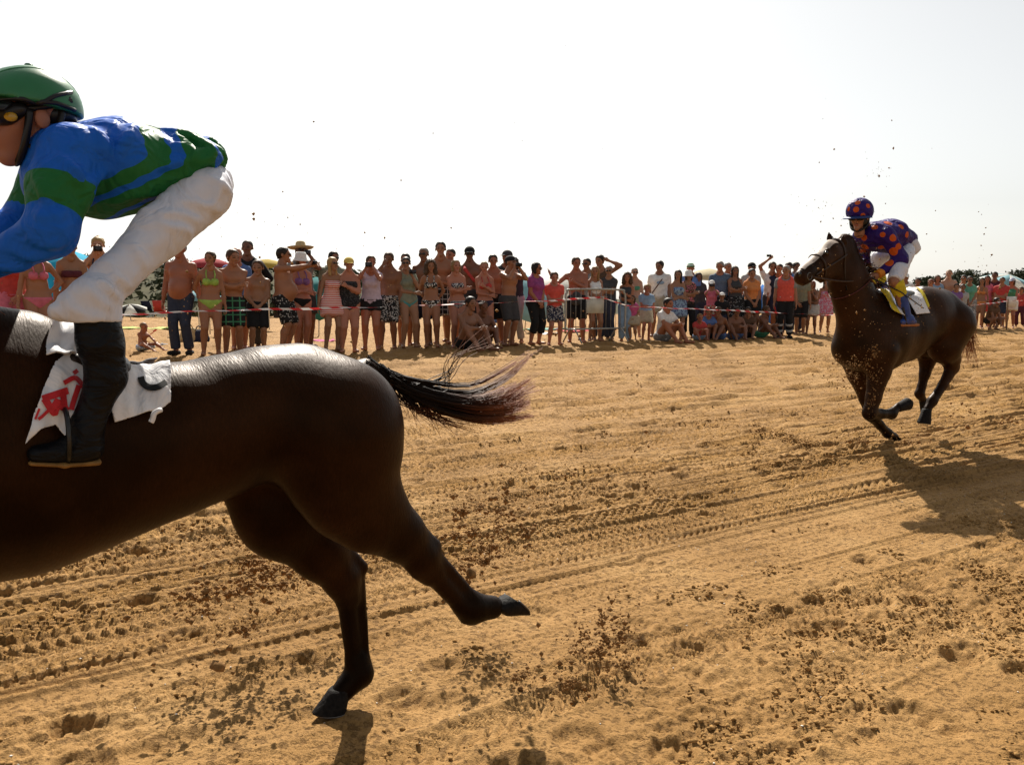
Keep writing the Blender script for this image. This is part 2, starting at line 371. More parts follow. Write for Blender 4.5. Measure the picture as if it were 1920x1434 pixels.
def sand_height(U, V):
    z = gbase(V) * 1.0
    rough = fbm(U * .9, V * 1.6, 3, 3)                     # where the sand is churned
    churn = np.clip((rough - .40) * 5, 0, 1)
    packed = np.exp(-((V - 4.02) / .38) ** 2) * .92
    churn = churn * (1 - packed)
    mid = np.clip((V - 4.4) / .5, 0, 1) * np.clip((13.6 - V) / 1.2, 0, 1)
    crowd = np.clip((V - 13.0) / .8, 0, 1)
    n1 = fbm(U * 5, V * 8, 4, 21) - .47; n2 = fbm(U * 16, V * 22, 3, 41) - .44; n3 = fbm(U * 38, V * 46, 2, 61) - .37
    crumb = np.clip(fbm(U * 11, V * 14, 2, 91) - .42, 0, 1) * fbm(U * 30, V * 36, 2, 92)
    rid = 1 - np.abs(2 * fbm(U * .75, V * 11, 4, 81) - 1)
    rid2 = 1 - np.abs(2 * fbm(U * 1.6, V * 26, 3, 83) - 1)
    z = z + .02 * (fbm(U * .5, V * .9, 3, 9) - .45)
    z = z + churn * (.026 * n1 + .05 * crumb + .036 * n2 + .026 * n3 + .015 * (rid - .8)) + .005 * n2 + .0035 * n3
    z = z + mid * (.27 + .34 * np.clip((V - 6.5) / 3, 0, 1)) * (.075 * (rid - .8) + .05 * (rid2 - .8) + .022 * n1 + .05 * crumb + .045 * n2 + .03 * n3)
    foot = fbm(U * 4.2, V * 4.6, 3, 131) - .45
    z = z + crowd * (.11 * foot + .05 * n1 + .02 * n2)
    # clumpy spoil along some lines
    for tv, hw, dp, kind, wd in TRACKS:
        sel = (GV > tv - hw - .2) & (GV < tv + hw + .2)
        j = np.where(sel)[0]
        if not len(j): continue
        sl = slice(j[0], j[-1] + 1)
        u = U[:, sl]; v = V[:, sl]
        c = tv + wd * np.sin(u * .55 + tv * 9) + wd * .5 * np.sin(u * 1.3 + tv)
        s = (v - c) / hw; ins = np.clip(1.25 - np.abs(s), 0, .25) * 4
        fade = np.clip(fbm(u * .7, v * .2 + tv, 2, int(tv * 31)) * 3.6 - .5, .5, 1)
        berm = np.exp(-((np.abs(s) - 1.25) / .22) ** 2)
        if kind == 'ribs': tr = .5 + .5 * np.cos(s * math.pi * 3) * (.75 + .25 * np.cos(u * 2 * math.pi / .035))
        elif kind == 'chev': tr = .5 + .5 * np.sign(np.cos((u + .09 * np.abs(s)) * 2 * math.pi / .062)) * (np.abs(s) > .12)
        elif kind == 'knob': tr = .5 + .5 * np.sign(np.cos(u * 2 * math.pi / .075 + 3 * np.floor(s * 2.0))) * np.sign(np.cos(s * math.pi * 2.1))
        else: tr = .5 + .5 * np.cos((u * 1 + .3 * s * hw) * 2 * math.pi / .05)
        grow = 1 + .05 * np.clip(u - 4, 0, 30)
        z[:, sl] = z[:, sl] * 1 + fade * (1.75 * ins * (-dp * grow + tr * dp * .95 * (1 if kind != 'fine' else .5)) + berm * dp * 1.1 * grow * (.6 + .8 * fbm(u * 18, v * 18, 2, 7)))
    for pu, pv, r, dp, a in PRINTS:
        i0, i1 = np.searchsorted(GU, [pu - 3 * r, pu + 3 * r]); j0, j1 = np.searchsorted(GV, [pv - 3 * r, pv + 3 * r])
        if i1 - i0 < 3 or j1 - j0 < 3: continue
        u = U[i0:i1, j0:j1] - pu; v = V[i0:i1, j0:j1] - pv
        d = np.sqrt((u / 1.25) ** 2 + v ** 2) / r
        wob = .25 * (fbm((u + pu) * 22, (v + pv) * 22, 2, 15) - .4)
        z[i0:i1, j0:j1] += -dp * (1 / (1 + np.exp((d - 1 + wob) * 9))) + dp * .5 * np.exp(-((d - 1.35) / .25) ** 2) * (.4 + wob * 3)
    return z
UU, VV = np.meshgrid(GU, GV, indexing='ij')
ZZ = sand_height(UU, VV)
def sand_z(p):                                            # height of the sand surface near a point
    u, v = uv_of(p); i = min(max(np.searchsorted(GU, u), 0), len(GU) - 1); j = min(max(np.searchsorted(GV, v), 0), len(GV) - 1)
    return float(ZZ[i, j])
def make_sand_mat():
    m, nt, b = new_mat('beach_sand')
    tc = nd(nt, 'ShaderNodeTexCoord')
    n1 = nd(nt, 'ShaderNodeTexNoise', i_Scale=1.1, i_Detail=5.0); n2 = nd(nt, 'ShaderNodeTexNoise', i_Scale=26.0, i_Detail=6.0, i_Roughness=.65)
    n3 = nd(nt, 'ShaderNodeTexNoise', i_Scale=260.0, i_Detail=3.0); vo = nd(nt, 'ShaderNodeTexVoronoi', i_Scale=42.0)
    for n in (n1, n2, n3, vo): nt.links.new(tc.outputs['Object'], n.inputs['Vector'])
    r1 = ramp(nt, n1.outputs['Fac'], [(.3, (.275, .148, .045)), (.5, (.348, .193, .065)), (.72, (.42, .247, .093))])
    r2 = ramp(nt, n2.outputs['Fac'], [(.30, (.62, .58, .55)), (.45, (.96, .95, .94)), (.75, (1.10, 1.1, 1.1))])
    r3 = ramp(nt, n3.outputs['Fac'], [(.3, (.8, .8, .8)), (.7, (1.15, 1.15, 1.15))])
    mx = nd(nt, 'ShaderNodeMix', data_type='RGBA', blend_type='MULTIPLY'); mx.inputs[0].default_value = 1
    nt.links.new(r1.outputs[0], mx.inputs[6]); nt.links.new(r2.outputs[0], mx.inputs[7])
    mx2 = nd(nt, 'ShaderNodeMix', data_type='RGBA', blend_type='MULTIPLY'); mx2.inputs[0].default_value = 1
    nt.links.new(mx.outputs[2], mx2.inputs[6]); nt.links.new(r3.outputs[0], mx2.inputs[7])
    nt.links.new(mx2.outputs[2], b.inputs['Base Color'])
    b.inputs['Roughness'].default_value = .85; b.inputs['Specular IOR Level'].default_value = .15
    ad = nd(nt, 'ShaderNodeMath', operation='ADD'); rc = ramp(nt, n2.outputs['Fac'], [(.34, (0, 0, 0)), (.46, (.55, .55, .55)), (.58, (.62, .62, .62)), (.66, (1, 1, 1))]); nt.links.new(rc.outputs[0], ad.inputs[0])
    ml = nd(nt, 'ShaderNodeMath', operation='MULTIPLY'); nt.links.new(n3.outputs['Fac'], ml.inputs[0]); ml.inputs[1].default_value = .25
    nt.links.new(ml.outputs[0], ad.inputs[1])
    bp = nd(nt, 'ShaderNodeBump', i_Strength=.9, i_Distance=.022); nt.links.new(ad.outputs[0], bp.inputs['Height'])
    nt.links.new(bp.outputs[0], b.inputs['Normal'])
    return m
SAND = make_sand_mat()
def make_sand():
    nu, nv = len(GU), len(GV)
    v = np.stack([UU * TD[0] + VV * ND[0], UU * TD[1] + VV * ND[1], ZZ], -1).reshape(-1, 3)
    i = np.arange(nu - 1)[:, None] * nv + np.arange(nv - 1)[None]
    q = np.stack([i, i + nv, i + nv + 1, i + 1], -1).reshape(-1, 4)
    o = mobj('beach_sand', v, q, SAND); tag(o, kind='structure')
    return o
make_sand()
def lump(seed=0):
    r = np.random.default_rng(seed); p = (1 + 5 ** .5) / 2
    v = np.array([(-1, p, 0), (1, p, 0), (-1, -p, 0), (1, -p, 0), (0, -1, p), (0, 1, p), (0, -1, -p), (0, 1, -p), (p, 0, -1), (p, 0, 1), (-p, 0, -1), (-p, 0, 1)], float) / 1.9
    v *= r.uniform(.65, 1.25, (12, 1))
    f = np.array([(0, 11, 5), (0, 5, 1), (0, 1, 7), (0, 7, 10), (0, 10, 11), (1, 5, 9), (5, 11, 4), (11, 10, 2), (10, 7, 6), (7, 1, 8), (3, 9, 4), (3, 4, 2), (3, 2, 6), (3, 6, 8), (3, 8, 9), (4, 9, 5), (2, 4, 11), (6, 2, 10), (8, 6, 7), (9, 8, 1)])
    return v, f
def chip(seed=0):
    r = np.random.default_rng(seed); v = 1.25 * np.array([(1, 0, 0), (0, 1, 0), (-1, 0, 0), (0, -1, 0), (0, 0, 1), (0, 0, -1)], float) * r.uniform(.6, 1.3, (6, 1)) + r.normal(0, .18, (6, 3))
    return v, np.array([(0, 1, 4), (1, 2, 4), (2, 3, 4), (3, 0, 4), (1, 0, 5), (2, 1, 5), (3, 2, 5), (0, 3, 5)])
LUMPS = [lump(k) for k in range(8)]; CHIPS = [chip(k) for k in range(12)]
RZ = [rotz(.52 * k) for k in range(12)]
def scatter(name, pts, sizes, mat, label, cat, flat=1.):
    vs, fs, n = [], [], 0
    for p, s in zip(pts, sizes):
        v, f = LUMPS[random.randrange(8)] if s > .02 else CHIPS[random.randrange(12)]
        vs.append((v * s * A3(1, 1, flat)) @ RZ[random.randrange(12)] + p); fs.append(f + n); n += len(v)
    o = mobj(name, np.concatenate(vs), np.concatenate(fs), mat, smooth=False); tag(o, label, cat, kind='stuff'); return o
DAMP = plain('damp_sand', (.24, .13, .05), .9, .35, 60, .4, .1)
DRYC = plain('dry_sand_clod', (.30, .17, .06), .9, .3, 60, .4, .1)
def clods():
    n = 220000; k = RNG.random(n) < .72
    u = np.where(k, RNG.uniform(0, 8, n), RNG.uniform(3, 26, n)); v = np.where(k, RNG.uniform(1.5, 7, n), RNG.uniform(4.4, 13, n))
    c = fbm(u * .9, v * 1.6, 3, 3) * .5 + fbm(u * 3.3, v * 4.5, 3, 33) * .65
    keep = (RNG.random(n) < np.clip((c - .56) * 8, 0, 1)) & ~((np.abs(v - 3.85) < .47) & (RNG.random(n) < .93))
    u, v = u[keep][:14000], v[keep][:14000]; pts, sz = [], []
    for a, b in zip(u, v):
        p = uvz(a, b, 0); s = min(.0125, random.paretovariate(2.2) * .0042) * (1 + .04 * max(0, a - 4))
        p[2] = sand_z(p) + s * .25; pts.append(p); sz.append(s)
    scatter('sand_clods', pts, sz, DRYC, 'loose clods of churned sand scattered over the race track', 'sand clods', .75)
clods()
def shells():
    pts, sz = [], []
    for _ in range(520):
        u, v = random.uniform(0, 9), random.uniform(1.5, 6.5); p = uvz(u, v, 0); p[2] = sand_z(p) + .002; pts.append(p); sz.append(random.uniform(.002, .0055))
    scatter('shell_fragments', pts, sz, plain('shell', (.75, .7, .62), .4, .1, 30), 'tiny pale shell fragments sprinkled over the near sand', 'shells', .4)
shells()
def flying():
    pts, sz = [], []
    # plumes kicked up by the hooves: (pixel, v, spread in m, count, size)
    for px, py, v, sp, n, s in ((1120, 1190, 3.0, (.05, .1, .10), 260, .006), (905, 970, 3.5, (.09, .1, .12), 200, .006), (880, 1015, 3.6, (.12, .1, .06), 170, .006),
                                (460, 1080, 3.9, (.2, .12, .06), 420, .0065), (520, 1110, 3.7, (.18, .1, .06), 120, .007), (910, 1085, 3.0, (.03, .03, .03), 8, .012), (380, 1265, 3.1, (.08, .05, .03), 9, .013),
                                (1690, 838, 5.1, (.22, .2, .05), 260, .009), (1800, 780, 5.2, (.10, .1, .08), 14, .022), (1870, 815, 5.3, (.12, .12, .12), 240, .010), (1850, 840, 5.3, (.12, .12, .04), 160, .009),
                                (1040, 1250, 2.9, (.15, .1, .05), 160, .006), (1740, 1030, 3.8, (.2, .1, .05), 60, .012), (1130, 850, 5.0, (.5, .3, .3), 90, .006),
                                (750, 580, 5.0, (1.2, .5, .30), 260, .0042), (1640, 560, 4.6, (.6, .3, .5), 260, .0045), (1620, 690, 4.7, (.25, .1, .25), 260, .0042), (1780, 470, 4.6, (.6, .3, .4), 60, .0055), (640, 400, 3.6, (.6, .3, .3), 18, .0035)):
        c = onv(px, py, v); ncl = max(2, n // 28); subs = [[random.gauss(0, 1) for _ in range(3)] for _ in range(ncl)]
        for _ in range(int(n * 2.6) if n > 100 and py > 600 else n):
            s0 = random.choice(subs); w_ = random.choice((.12, .3, .8)) if n > 20 else 1
            g = np.array([s0[k] + w_ * random.gauss(0, 1) for k in range(3)]); p = c.copy(); p[:2] += TD * g[0] * sp[0] + ND * g[1] * sp[1]; p[2] += g[2] * sp[2]
            if p[2] < sand_z(p) + .004: continue
            pts.append(p); sz.append(min(s * 2.2, s * random.paretovariate(2.2) * .48))
    scatter('flying_sand', pts, sz, DAMP, 'damp sand and droplets thrown up by the galloping hooves', 'flying sand')
flying()
# ------------------------------------------------------------------ heads and hands, modelled once
def head_mesh(h, extra=()):
    pr = [ell((0, .07, .16), (.325, .40, .34), k=.05), cap((0, -.12, .05), (0, -.13, -.25), .235, .165, k=.1), cap((0, -.04, -.2), (0, -.22, -.40), .2, .1, k=.1),
          sph((.13, -.2, -.08), .115, k=.08), sph((-.13, -.2, -.08), .115, k=.08), cap((0, -.345, .06), (0, -.44, -.11), .03, .05, k=.05),
          sph((.04, -.39, -.125), .035, k=.03), sph((-.04, -.39, -.125), .035, k=.03),
          cap((-.15, -.31, .11), (.15, -.31, .11), .05, k=.07), sph((.13, -.44, .03), .075, k=.05, sub=1), sph((-.13, -.44, .03), .075, k=.05, sub=1),
          sph((.13, -.33, .03), .055, k=.01), sph((-.13, -.33, .03), .055, k=.01), cap((-.07, -.355, -.235), (.07, -.355, -.235), .028, k=.03), cap((-.06, -.345, -.285), (.06, -.345, -.285), .032, k=.03),
          sph((0, -.31, -.41), .085, k=.07), ell((.335, .06, -.02), (.035, .085, .12), k=.03), ell((-.335, .06, -.02), (.035, .085, .12), k=.03),
          cap((0, .08, -.3), (0, .11, -.62), .2, .21, k=.08)]
    v, q = solid(pr + list(extra), h, m=.1)
    x, y, z = np.abs(v[:, 0]), v[:, 1], v[:, 2]
    t = np.full(len(v), .5)                                        # .5 skin, 0 dark (eyes, brows), 1 lips
    t[(y < -.27) & (x > .06) & (x < .21) & (np.abs(z - .03) < .035)] = 0.05
    t[(y < -.25) & (x > .05) & (x < .23) & (np.abs(z - .125) < .028)] = .2
    t[(y < -.3) & (x < .09) & (np.abs(z + .26) < .05)] = .95
    return v, q, t
HEAD = head_mesh(.054)
def hand_mesh(kind, h=.0084):
    """unit metres, wrist at origin, fingers towards -z, palm facing -y, thumb towards +x"""
    pr = [cap((0, 0, .02), (0, 0, -.02), .023, .024, ax=(1, 0, 0), s=.85, k=.012), cap((-.018, 0, -.045), (.02, 0, -.045), .017, k=.02), cap((-.022, 0, -.08), (.024, 0, -.08), .0135, k=.02)]
    for i, (x, L) in enumerate(((.028, .070), (.0095, .078), (-.0095, .072), (-.028, .056))):
        c = {'open': .12, 'relax': .45, 'grip': 1.5}[kind] * (1 + .1 * i)
        p = A3(x, 0, -.088); a = c * .45; r = .0088 - .0006 * i
        for j, f in enumerate((.45, .32, .23)):
            d = A3(.06 * (1.5 - i) * (kind != 'grip'), -math.sin(a), -math.cos(a)); p2 = p + d * L * f
            pr.append(cap(p, p2, r, r * .93, k=.002)); p = p2; r *= .93; a += c * (.75 if j else .9)
    ty = {'open': -.01, 'relax': -.022, 'grip': -.04}[kind]; tx = {'open': .062, 'relax': .048, 'grip': .03}[kind]
    pr += [cap((.02, -.004, -.028), (.042, ty * .6, -.055), .0125, .0105, k=.01), cap((.042, ty * .6, -.055), (tx, ty, -.085), .0102, .0085, k=.003)]
    return solid(pr, h, m=.01)
HANDS = {k: hand_mesh(k) for k in ('open', 'relax', 'grip')}
HANDS_FINE = {'grip': hand_mesh('grip', .004)}

def skin_mat(name, c, rough=.5):
    d = [x * .14 for x in c]
    return attr_mat('skin_' + name, 'face', [(0, d), (.3, [x * .5 for x in c]), (.42, c), (.6, c), (.95, (c[0] * .95, c[1] * .62, c[2] * .6))], rough, .4, var=.14, bscale=9)
SKINS = {'tan': skin_mat('tan', (.28, .122, .064)), 'fair': skin_mat('fair', (.40, .20, .12)), 'brown': skin_mat('brown', (.18, .076, .040)), 'red': skin_mat('red', (.32, .125, .072)), 'dark': skin_mat('dark', (.16, .066, .034))}
for _i, (_k, _c) in enumerate((('tan', (.26, .13, .073)), ('tan', (.31, .118, .058)), ('brown', (.21, .095, .052)), ('brown', (.15, .06, .031)), ('red', (.36, .15, .095)), ('red', (.29, .105, .06)), ('fair', (.43, .23, .15)))): SKINS.setdefault('_' + _k, []).append(skin_mat(_k + str(_i), _c))
def hand_at(mesh, W, E, up, side):
    """hand at wrist W continuing the forearm from E; palm towards up; side +1 / -1 mirrors the thumb"""
    v, q = mesh
    z = unit(np.asarray(E) - np.asarray(W)); y = -np.asarray(up, float); y = unit(y - z * (y @ z)); x = np.cross(y, z)
    vv = v.copy()
    if side < 0: vv[:, 0] *= -1; q = q[:, ::-1]
    return vv @ np.stack([x, y, z]) + np.asarray(W), q

# ------------------------------------------------------------------ horses
def coat_mat(name, body, black, hi):
    return attr_mat(name, 'leg', [(0, body), (.55, body), (.9, black)], rough=.42, spec=.11, stint=(1, .6, .34), bump=.26, bscale=26, bstretch=(.16, 1, .5), brot=math.atan2(.572, .82), var=.5, wscale=1.2, wbump=.16, patchy=.9)
HOOF = plain('hoof_horn', (.011, .009, .008), .7, .5, 60, .5, .12)
SHOE = plain('worn_steel', (.16, .15, .14), .5, .1, 40, 0, .5, 1)
def make_hoof(name, top, sole, fwd, r, parent, n_=None):
    top, sole = np.asarray(top, float), np.asarray(sole, float); z = unit(top - sole) if n_ is None else unit(n_); x = unit(np.asarray(fwd, float) - z * (z @ np.asarray(fwd, float))); y = np.cross(z, x); L = np.linalg.norm(top - sole)
    R = np.stack([x, y, z], 1); mb = MB(); n = 18; prof = [(.0, 1.06), (.72, 1.04), (.80, .93), (.93, .45), (1.06, .05), (1.06, 0), (.9, -.02), (.6, .05), (0, .10)]
    vs = []
    for rr, zz in prof:
        th = np.arange(n) * 2 * math.pi / n
        X = np.cos(th); k = np.where(X > 0, 1.12 + .25 * (1 - zz), .86)
        heel = np.where(X < -.55, .92, 1)
        vs.append(np.stack([X * k * rr * r + (0 if n_ is not None else r * .15 * (1 - zz)), np.sin(th) * rr * r * heel, np.zeros(n)], 1) @ R.T + sole + (top - sole) * zz)
    v = np.concatenate(vs); m = len(prof)
    mb.add(v, [[i * n + j, i * n + (j + 1) % n, (i + 1) * n + (j + 1) % n, (i + 1) * n + j] for i in range(m - 1) for j in range(n)][::1])
    v2, f = mb.arrays(); f = [a[:, ::-1] for a in f]
    o = mobj(name, v2, f, HOOF, parent)
    th = np.linspace(-2.2, 2.2, 17); pts = np.stack([np.cos(th) * np.where(np.cos(th) > 0, 1.25, .85) * r * .98 + (0 if n_ is not None else r * .15), np.sin(th) * r * .98, np.full(17, -.004)], 1) @ R.T + sole
    MB().tube(pts, .004, 6).build('horseshoe', SHOE, o, True)
    return o
def strands(paths, mat, name, parent, r0=.0022, attr='t', n=3):
    vs, qs, at, k = [], [], [], 0
    for pts in paths:
        m = len(pts); tg = np.gradient(pts, axis=0); tg /= np.linalg.norm(tg, axis=1)[:, None] + 1e-9
        a = np.cross(tg, A3(.3, .2, 1)); a /= np.linalg.norm(a, axis=1)[:, None] + 1e-9; b = np.cross(tg, a)
        tt = np.linspace(0, 1, m); rr = r0 * (1 - tt * .8)
        for j in range(n):
            th = 2 * math.pi * j / n; vs.append(pts + rr[:, None] * (a * math.cos(th) + b * math.sin(th))); at.append(tt)
        i = np.arange(m - 1)
        for j in range(n):
            j2 = (j + 1) % n; qs.append(np.stack([k + j * m + i, k + j2 * m + i, k + j2 * m + i + 1, k + j * m + i + 1], 1))
        k += n * m
    return mobj(name, np.concatenate(vs), np.concatenate(qs), mat, parent, True, {attr: np.concatenate(at)})
def leg_attr(v, ground, zlo, zhi): return np.clip((zhi - (v[:, 2] - ground)) / (zhi - zlo), 0, 1)
LAT = A3(ND[0], ND[1], 0); FWD = A3(-TD[0], -TD[1], 0); UP = A3(0, 0, 1)
class Rig:
    """pixel outlines of the photo placed on planes parallel to the track, at true distance and size"""
    def __init__(s, vc): s.vc = vc
    def p(s, x, y, dv=0): return onv(x, y, s.vc + dv)
    def r(s, x, y, dv, rp): return rp * s.p(x, y, dv)[1] / FPX
    def c(s, a, b, sc=1., k=.06, **kw):
        a = (tuple(a) + (0,))[:4] if len(a) == 3 else a; b = (tuple(b) + (0,))[:4] if len(b) == 3 else b   # (x, y, r, dv)
        return cap(s.p(a[0], a[1], a[3]), s.p(b[0], b[1], b[3]), s.r(a[0], a[1], a[3], a[2]), s.r(b[0], b[1], b[3], b[2]), k, LAT, sc, **kw)
    def m(s, u, w, z): return uvz(u, s.vc - w, z)          # metric: u back along the track, w to the horse's left, z up

def near_horse():
    R = Rig(3.0); c = R.c; m = R.m
    body = [c((560, 762, 118), (490, 768, 116), .95, .05), c((612, 800, 122), (560, 786, 122), .95, .06), c((490, 778, 119), (400, 803, 127), 1.02, .05), c((400, 803, 130), (300, 830, 143), 1.1, .05),
            c((300, 830, 143), (180, 857, 165), 1.15, .05), c((180, 857, 165), (60, 852, 203), 1.25, .05), c((60, 850, 206), (-40, 842, 238), 1.3, .08),
            cap(m(.22, 0, 1.18), m(.02, 0, 1.15), .375, .34, .1, LAT, 1.35), cap(m(.30, 0, 1.5), m(.12, 0, 1.5), .07, .08, .12, LAT, 1.1),
            cap(m(.05, 0, 1.12), m(-.12, 0, 1.12), .28, .22, .12, LAT, 1.15),
            cap(m(.08, 0, 1.32), m(-.32, 0, 1.50), .23, .17, .12, LAT, 1.5), cap(m(-.32, 0, 1.50), m(-.78, 0, 1.68), .165, .125, .1, LAT, 1.5),
            cap(m(-.78, 0, 1.68), m(-.98, 0, 1.56), .12, .12, .06, LAT, 1.4), cap(m(-.98, 0, 1.56), m(-1.32, 0, 1.28), .115, .062, .05, LAT, 1.25), cap(m(-.9, 0, 1.52), m(-1.1, 0, 1.36), .10, .075, .05, LAT, 1.4),
            cap(m(-1.27, 0, 1.29), m(-1.36, 0, 1.23), .066, .055, .04, LAT, 1.1), cap(m(-.80, .05, 1.78), m(-.78, .07, 1.92), .035, .008, .03), cap(m(-.80, -.05, 1.78), m(-.78, -.07, 1.92), .035, .008, .03)]
    # shoulder masses and buttocks
    body += [cap(m(.12, .17, 1.2), m(-.02, .16, .95), .17, .13, .1, LAT, 1.3), cap(m(.12, -.17, 1.2), m(-.02, -.16, .95), .17, .13, .1, LAT, 1.3),
             c((650, 775, 88, -.10), (655, 850, 84, -.12), 1.1, .09), c((640, 775, 84, .10), (645, 850, 80, .12), 1.1, .09), c((688, 692, 20), (735, 714, 11), 1, .05)]
    # near (left) hind leg, stretched out behind
    L = -.15
    body += [c((640, 820, 108, L), (650, 900, 90, L), 1.3, .12), c((612, 905, 60, L), (690, 965, 70, L), 1.45, .10), c((660, 930, 78, L), (748, 1000, 50, L), 1.35, .06), c((748, 1000, 45, L), (792, 1046, 34, L), 1.25, .04),
             c((772, 978, 10, L), (816, 1022, 13, L), 1, .02), c((792, 1048, 33, L), (812, 1072, 25, L), 1.15, .03), c((806, 1070, 20, L), (872, 1140, 18, L), 1.05, .012), c((818, 1042, 12, L), (886, 1120, 12, L), 1.0, .014), c((785, 1072, 14, L), (800, 1085, 12, L), 1, .02), c((868, 1132, 22, L), (880, 1134, 27, L), 1.05, .02), c((880, 1136, 28, L), (890, 1140, 28, L), 1.05, .02),
             c((888, 1140, 27, L), (922, 1138, 23, L), 1.0, .02), c((872, 1160, 10, L), (884, 1164, 8, L), 1, .02)]
    # far (right) hind leg, planted
    K = .16
    body += [c((560, 860, 110, K), (540, 930, 88, K), 1.3, .08), c((470, 900, 60, K), (520, 980, 66, K), 1.3, .07), c((520, 960, 72, K), (600, 1035, 52, K), 1.35, .06), c((600, 1035, 50, K), (640, 1083, 35, K), 1.25, .04),
             c((628, 1005, 10, K), (680, 1064, 12, K), 1, .02), c((642, 1088, 36, K), (652, 1118, 27, K), 1.15, .03), c((650, 1118, 20, K), (663, 1235, 16, K), 1.05, .012), c((674, 1078, 11, K), (684, 1238, 10, K), 1.0, .012), c((628, 1100, 14, K), (640, 1112, 12, K), 1, .02), c((670, 1240, 24, K), (674, 1262, 28, K), 1.05, .02),
             c((672, 1262, 27, K), (642, 1296, 22, K), 1.0, .02)]
    # forelegs (ahead of the frame): one reaching, one folded
    for w, pts in ((.16, [(.02, 1.0, .13), (-.18, .78, .075), (-.30, .60, .055), (-.22, .42, .036), (-.14, .30, .036), (-.20, .22, .03)]), (-.16, [(.0, 1.0, .13), (-.28, .85, .075), (-.52, .70, .055), (-.66, .44, .036), (-.72, .30, .036), (-.78, .23, .03)])):
        for a, b in zip(pts[:-1], pts[1:]): body.append(cap(m(a[0], w, a[1]), m(b[0], w, b[1]), a[2], b[2], .04))
    def muscle(X, Y, Z):
        u = X * TD[0] + Y * TD[1]; return .0025 * np.sin(u * 17 + 2.2 * np.sin(Z * 9)) * np.sin(Z * 15 + 1.5 * np.sin(u * 8)) * np.clip((Z - .5) * 3, 0, 1)
    v, q = solid(body, .0138, noise=muscle)
    o = mobj('horse', v, q, coat_mat('dark_bay_coat', (.0138, .0059, .0025), (.0027, .0019, .0016), None), attrs={'leg': leg_attr(v, 0, .35, .85)})
    tag(o, 'dark brown racehorse cut off by the left edge, tail streaming behind', 'horse')
    make_hoof('hoof', R.p(934, 1140, L), R.p(966, 1129, L), -FWD * .8 - UP * .6, .062, o, FWD * .7 - UP * .7)
    make_hoof('hoof', R.p(640, 1290, K), R.p(624, 1331, K), FWD, .058, o, UP + FWD * -.08)
    make_hoof('hoof', m(-.20, .16, .22), m(-.16, .16, .14), FWD * .5 - UP, .055, o); make_hoof('hoof', m(-.78, -.16, .23), m(-.83, -.16, .15), FWD, .055, o)
    # tail: a dock with long strands streaming behind
    rs = random.Random(3); paths = []
    for lock in range(40):
        up = rs.gauss(0, 1.05); sp_ = rs.gauss(0, .02); Lk = .74 + .30 * rs.random(); bend = rs.gauss(0, 12); x4 = rs.uniform(985, 1018)
        for i in range(27):
            a = rs.random(); root = R.p(686 + 60 * a, 682 + 34 * a + rs.gauss(0, 6), rs.gauss(0, .02)); j = rs.gauss(0, .22)
            lo = [(790, 740 + 9 * up + 7 * j), (880, 762 + 14 * up + 9 * j), (945, 756 + 23 * up + 12 * j + bend * .4), (x4 + 6 * rs.random(), 736 + 32 * up + 16 * j + bend)]
            path = spline([root] + [R.p(x, y, sp_ * (k + 1) + rs.gauss(0, .006 * (k + 1))) for k, (x, y) in enumerate(lo)], 13); paths.append(path[:max(5, int(13 * min(1, Lk + rs.gauss(0, .07))))])
    for i in range(90):                                            # wisps hanging under the dock and flying above
        x0 = rs.uniform(715, 800); y0 = 705 + (x0 - 715) * .5
        paths.append(spline([R.p(x0, y0), R.p(x0 + rs.uniform(10, 40), y0 + 40, rs.gauss(0, .02)), R.p(x0 + rs.uniform(20, 120), y0 + rs.uniform(50, 80), rs.gauss(0, .03))], 9))
    for i in range(13):
        paths.append(spline([R.p(780 + 4 * rs.random(), 722), R.p(830 + rs.gauss(0, 7), 712 + rs.gauss(0, 6)), R.p(856 + rs.gauss(0, 12), 672 + rs.gauss(0, 9)), R.p(890 + rs.gauss(0, 22), 632 + rs.gauss(0, 16), .03)], 12))
    strands(paths, attr_mat('tail_hair', 't', [(0, (.007, .005, .004)), (.5, (.016, .0075, .0045)), (.72, (.10, .031, .013)), (1, (.30, .10, .04))], .6, .15), 'tail', o, .0027)
    mp = []; nb = bvh_of(v, q)
    for i in range(420):
        u = .15 - .98 * rs.random(); h = nb.ray_cast(Vector(m(u, 0, 2.3)), Vector((0, 0, -1)))
        if h[0] is None: continue
        r0 = np.array(h[0]) - UP * .01; mp.append(spline([r0 + LAT * rs.gauss(0, .008), r0 - FWD * .05 - LAT * rs.uniform(.02, .06) + UP * .02, r0 - FWD * (.10 + .06 * rs.random()) - LAT * rs.uniform(.06, .12) - UP * rs.uniform(.04, .14)], 7))
    strands(mp, MATS[('attr', 'tail_hair')], 'mane', o, .003)
    return R, o, v, q
NH, near_o, nhv, nhq = near_horse()

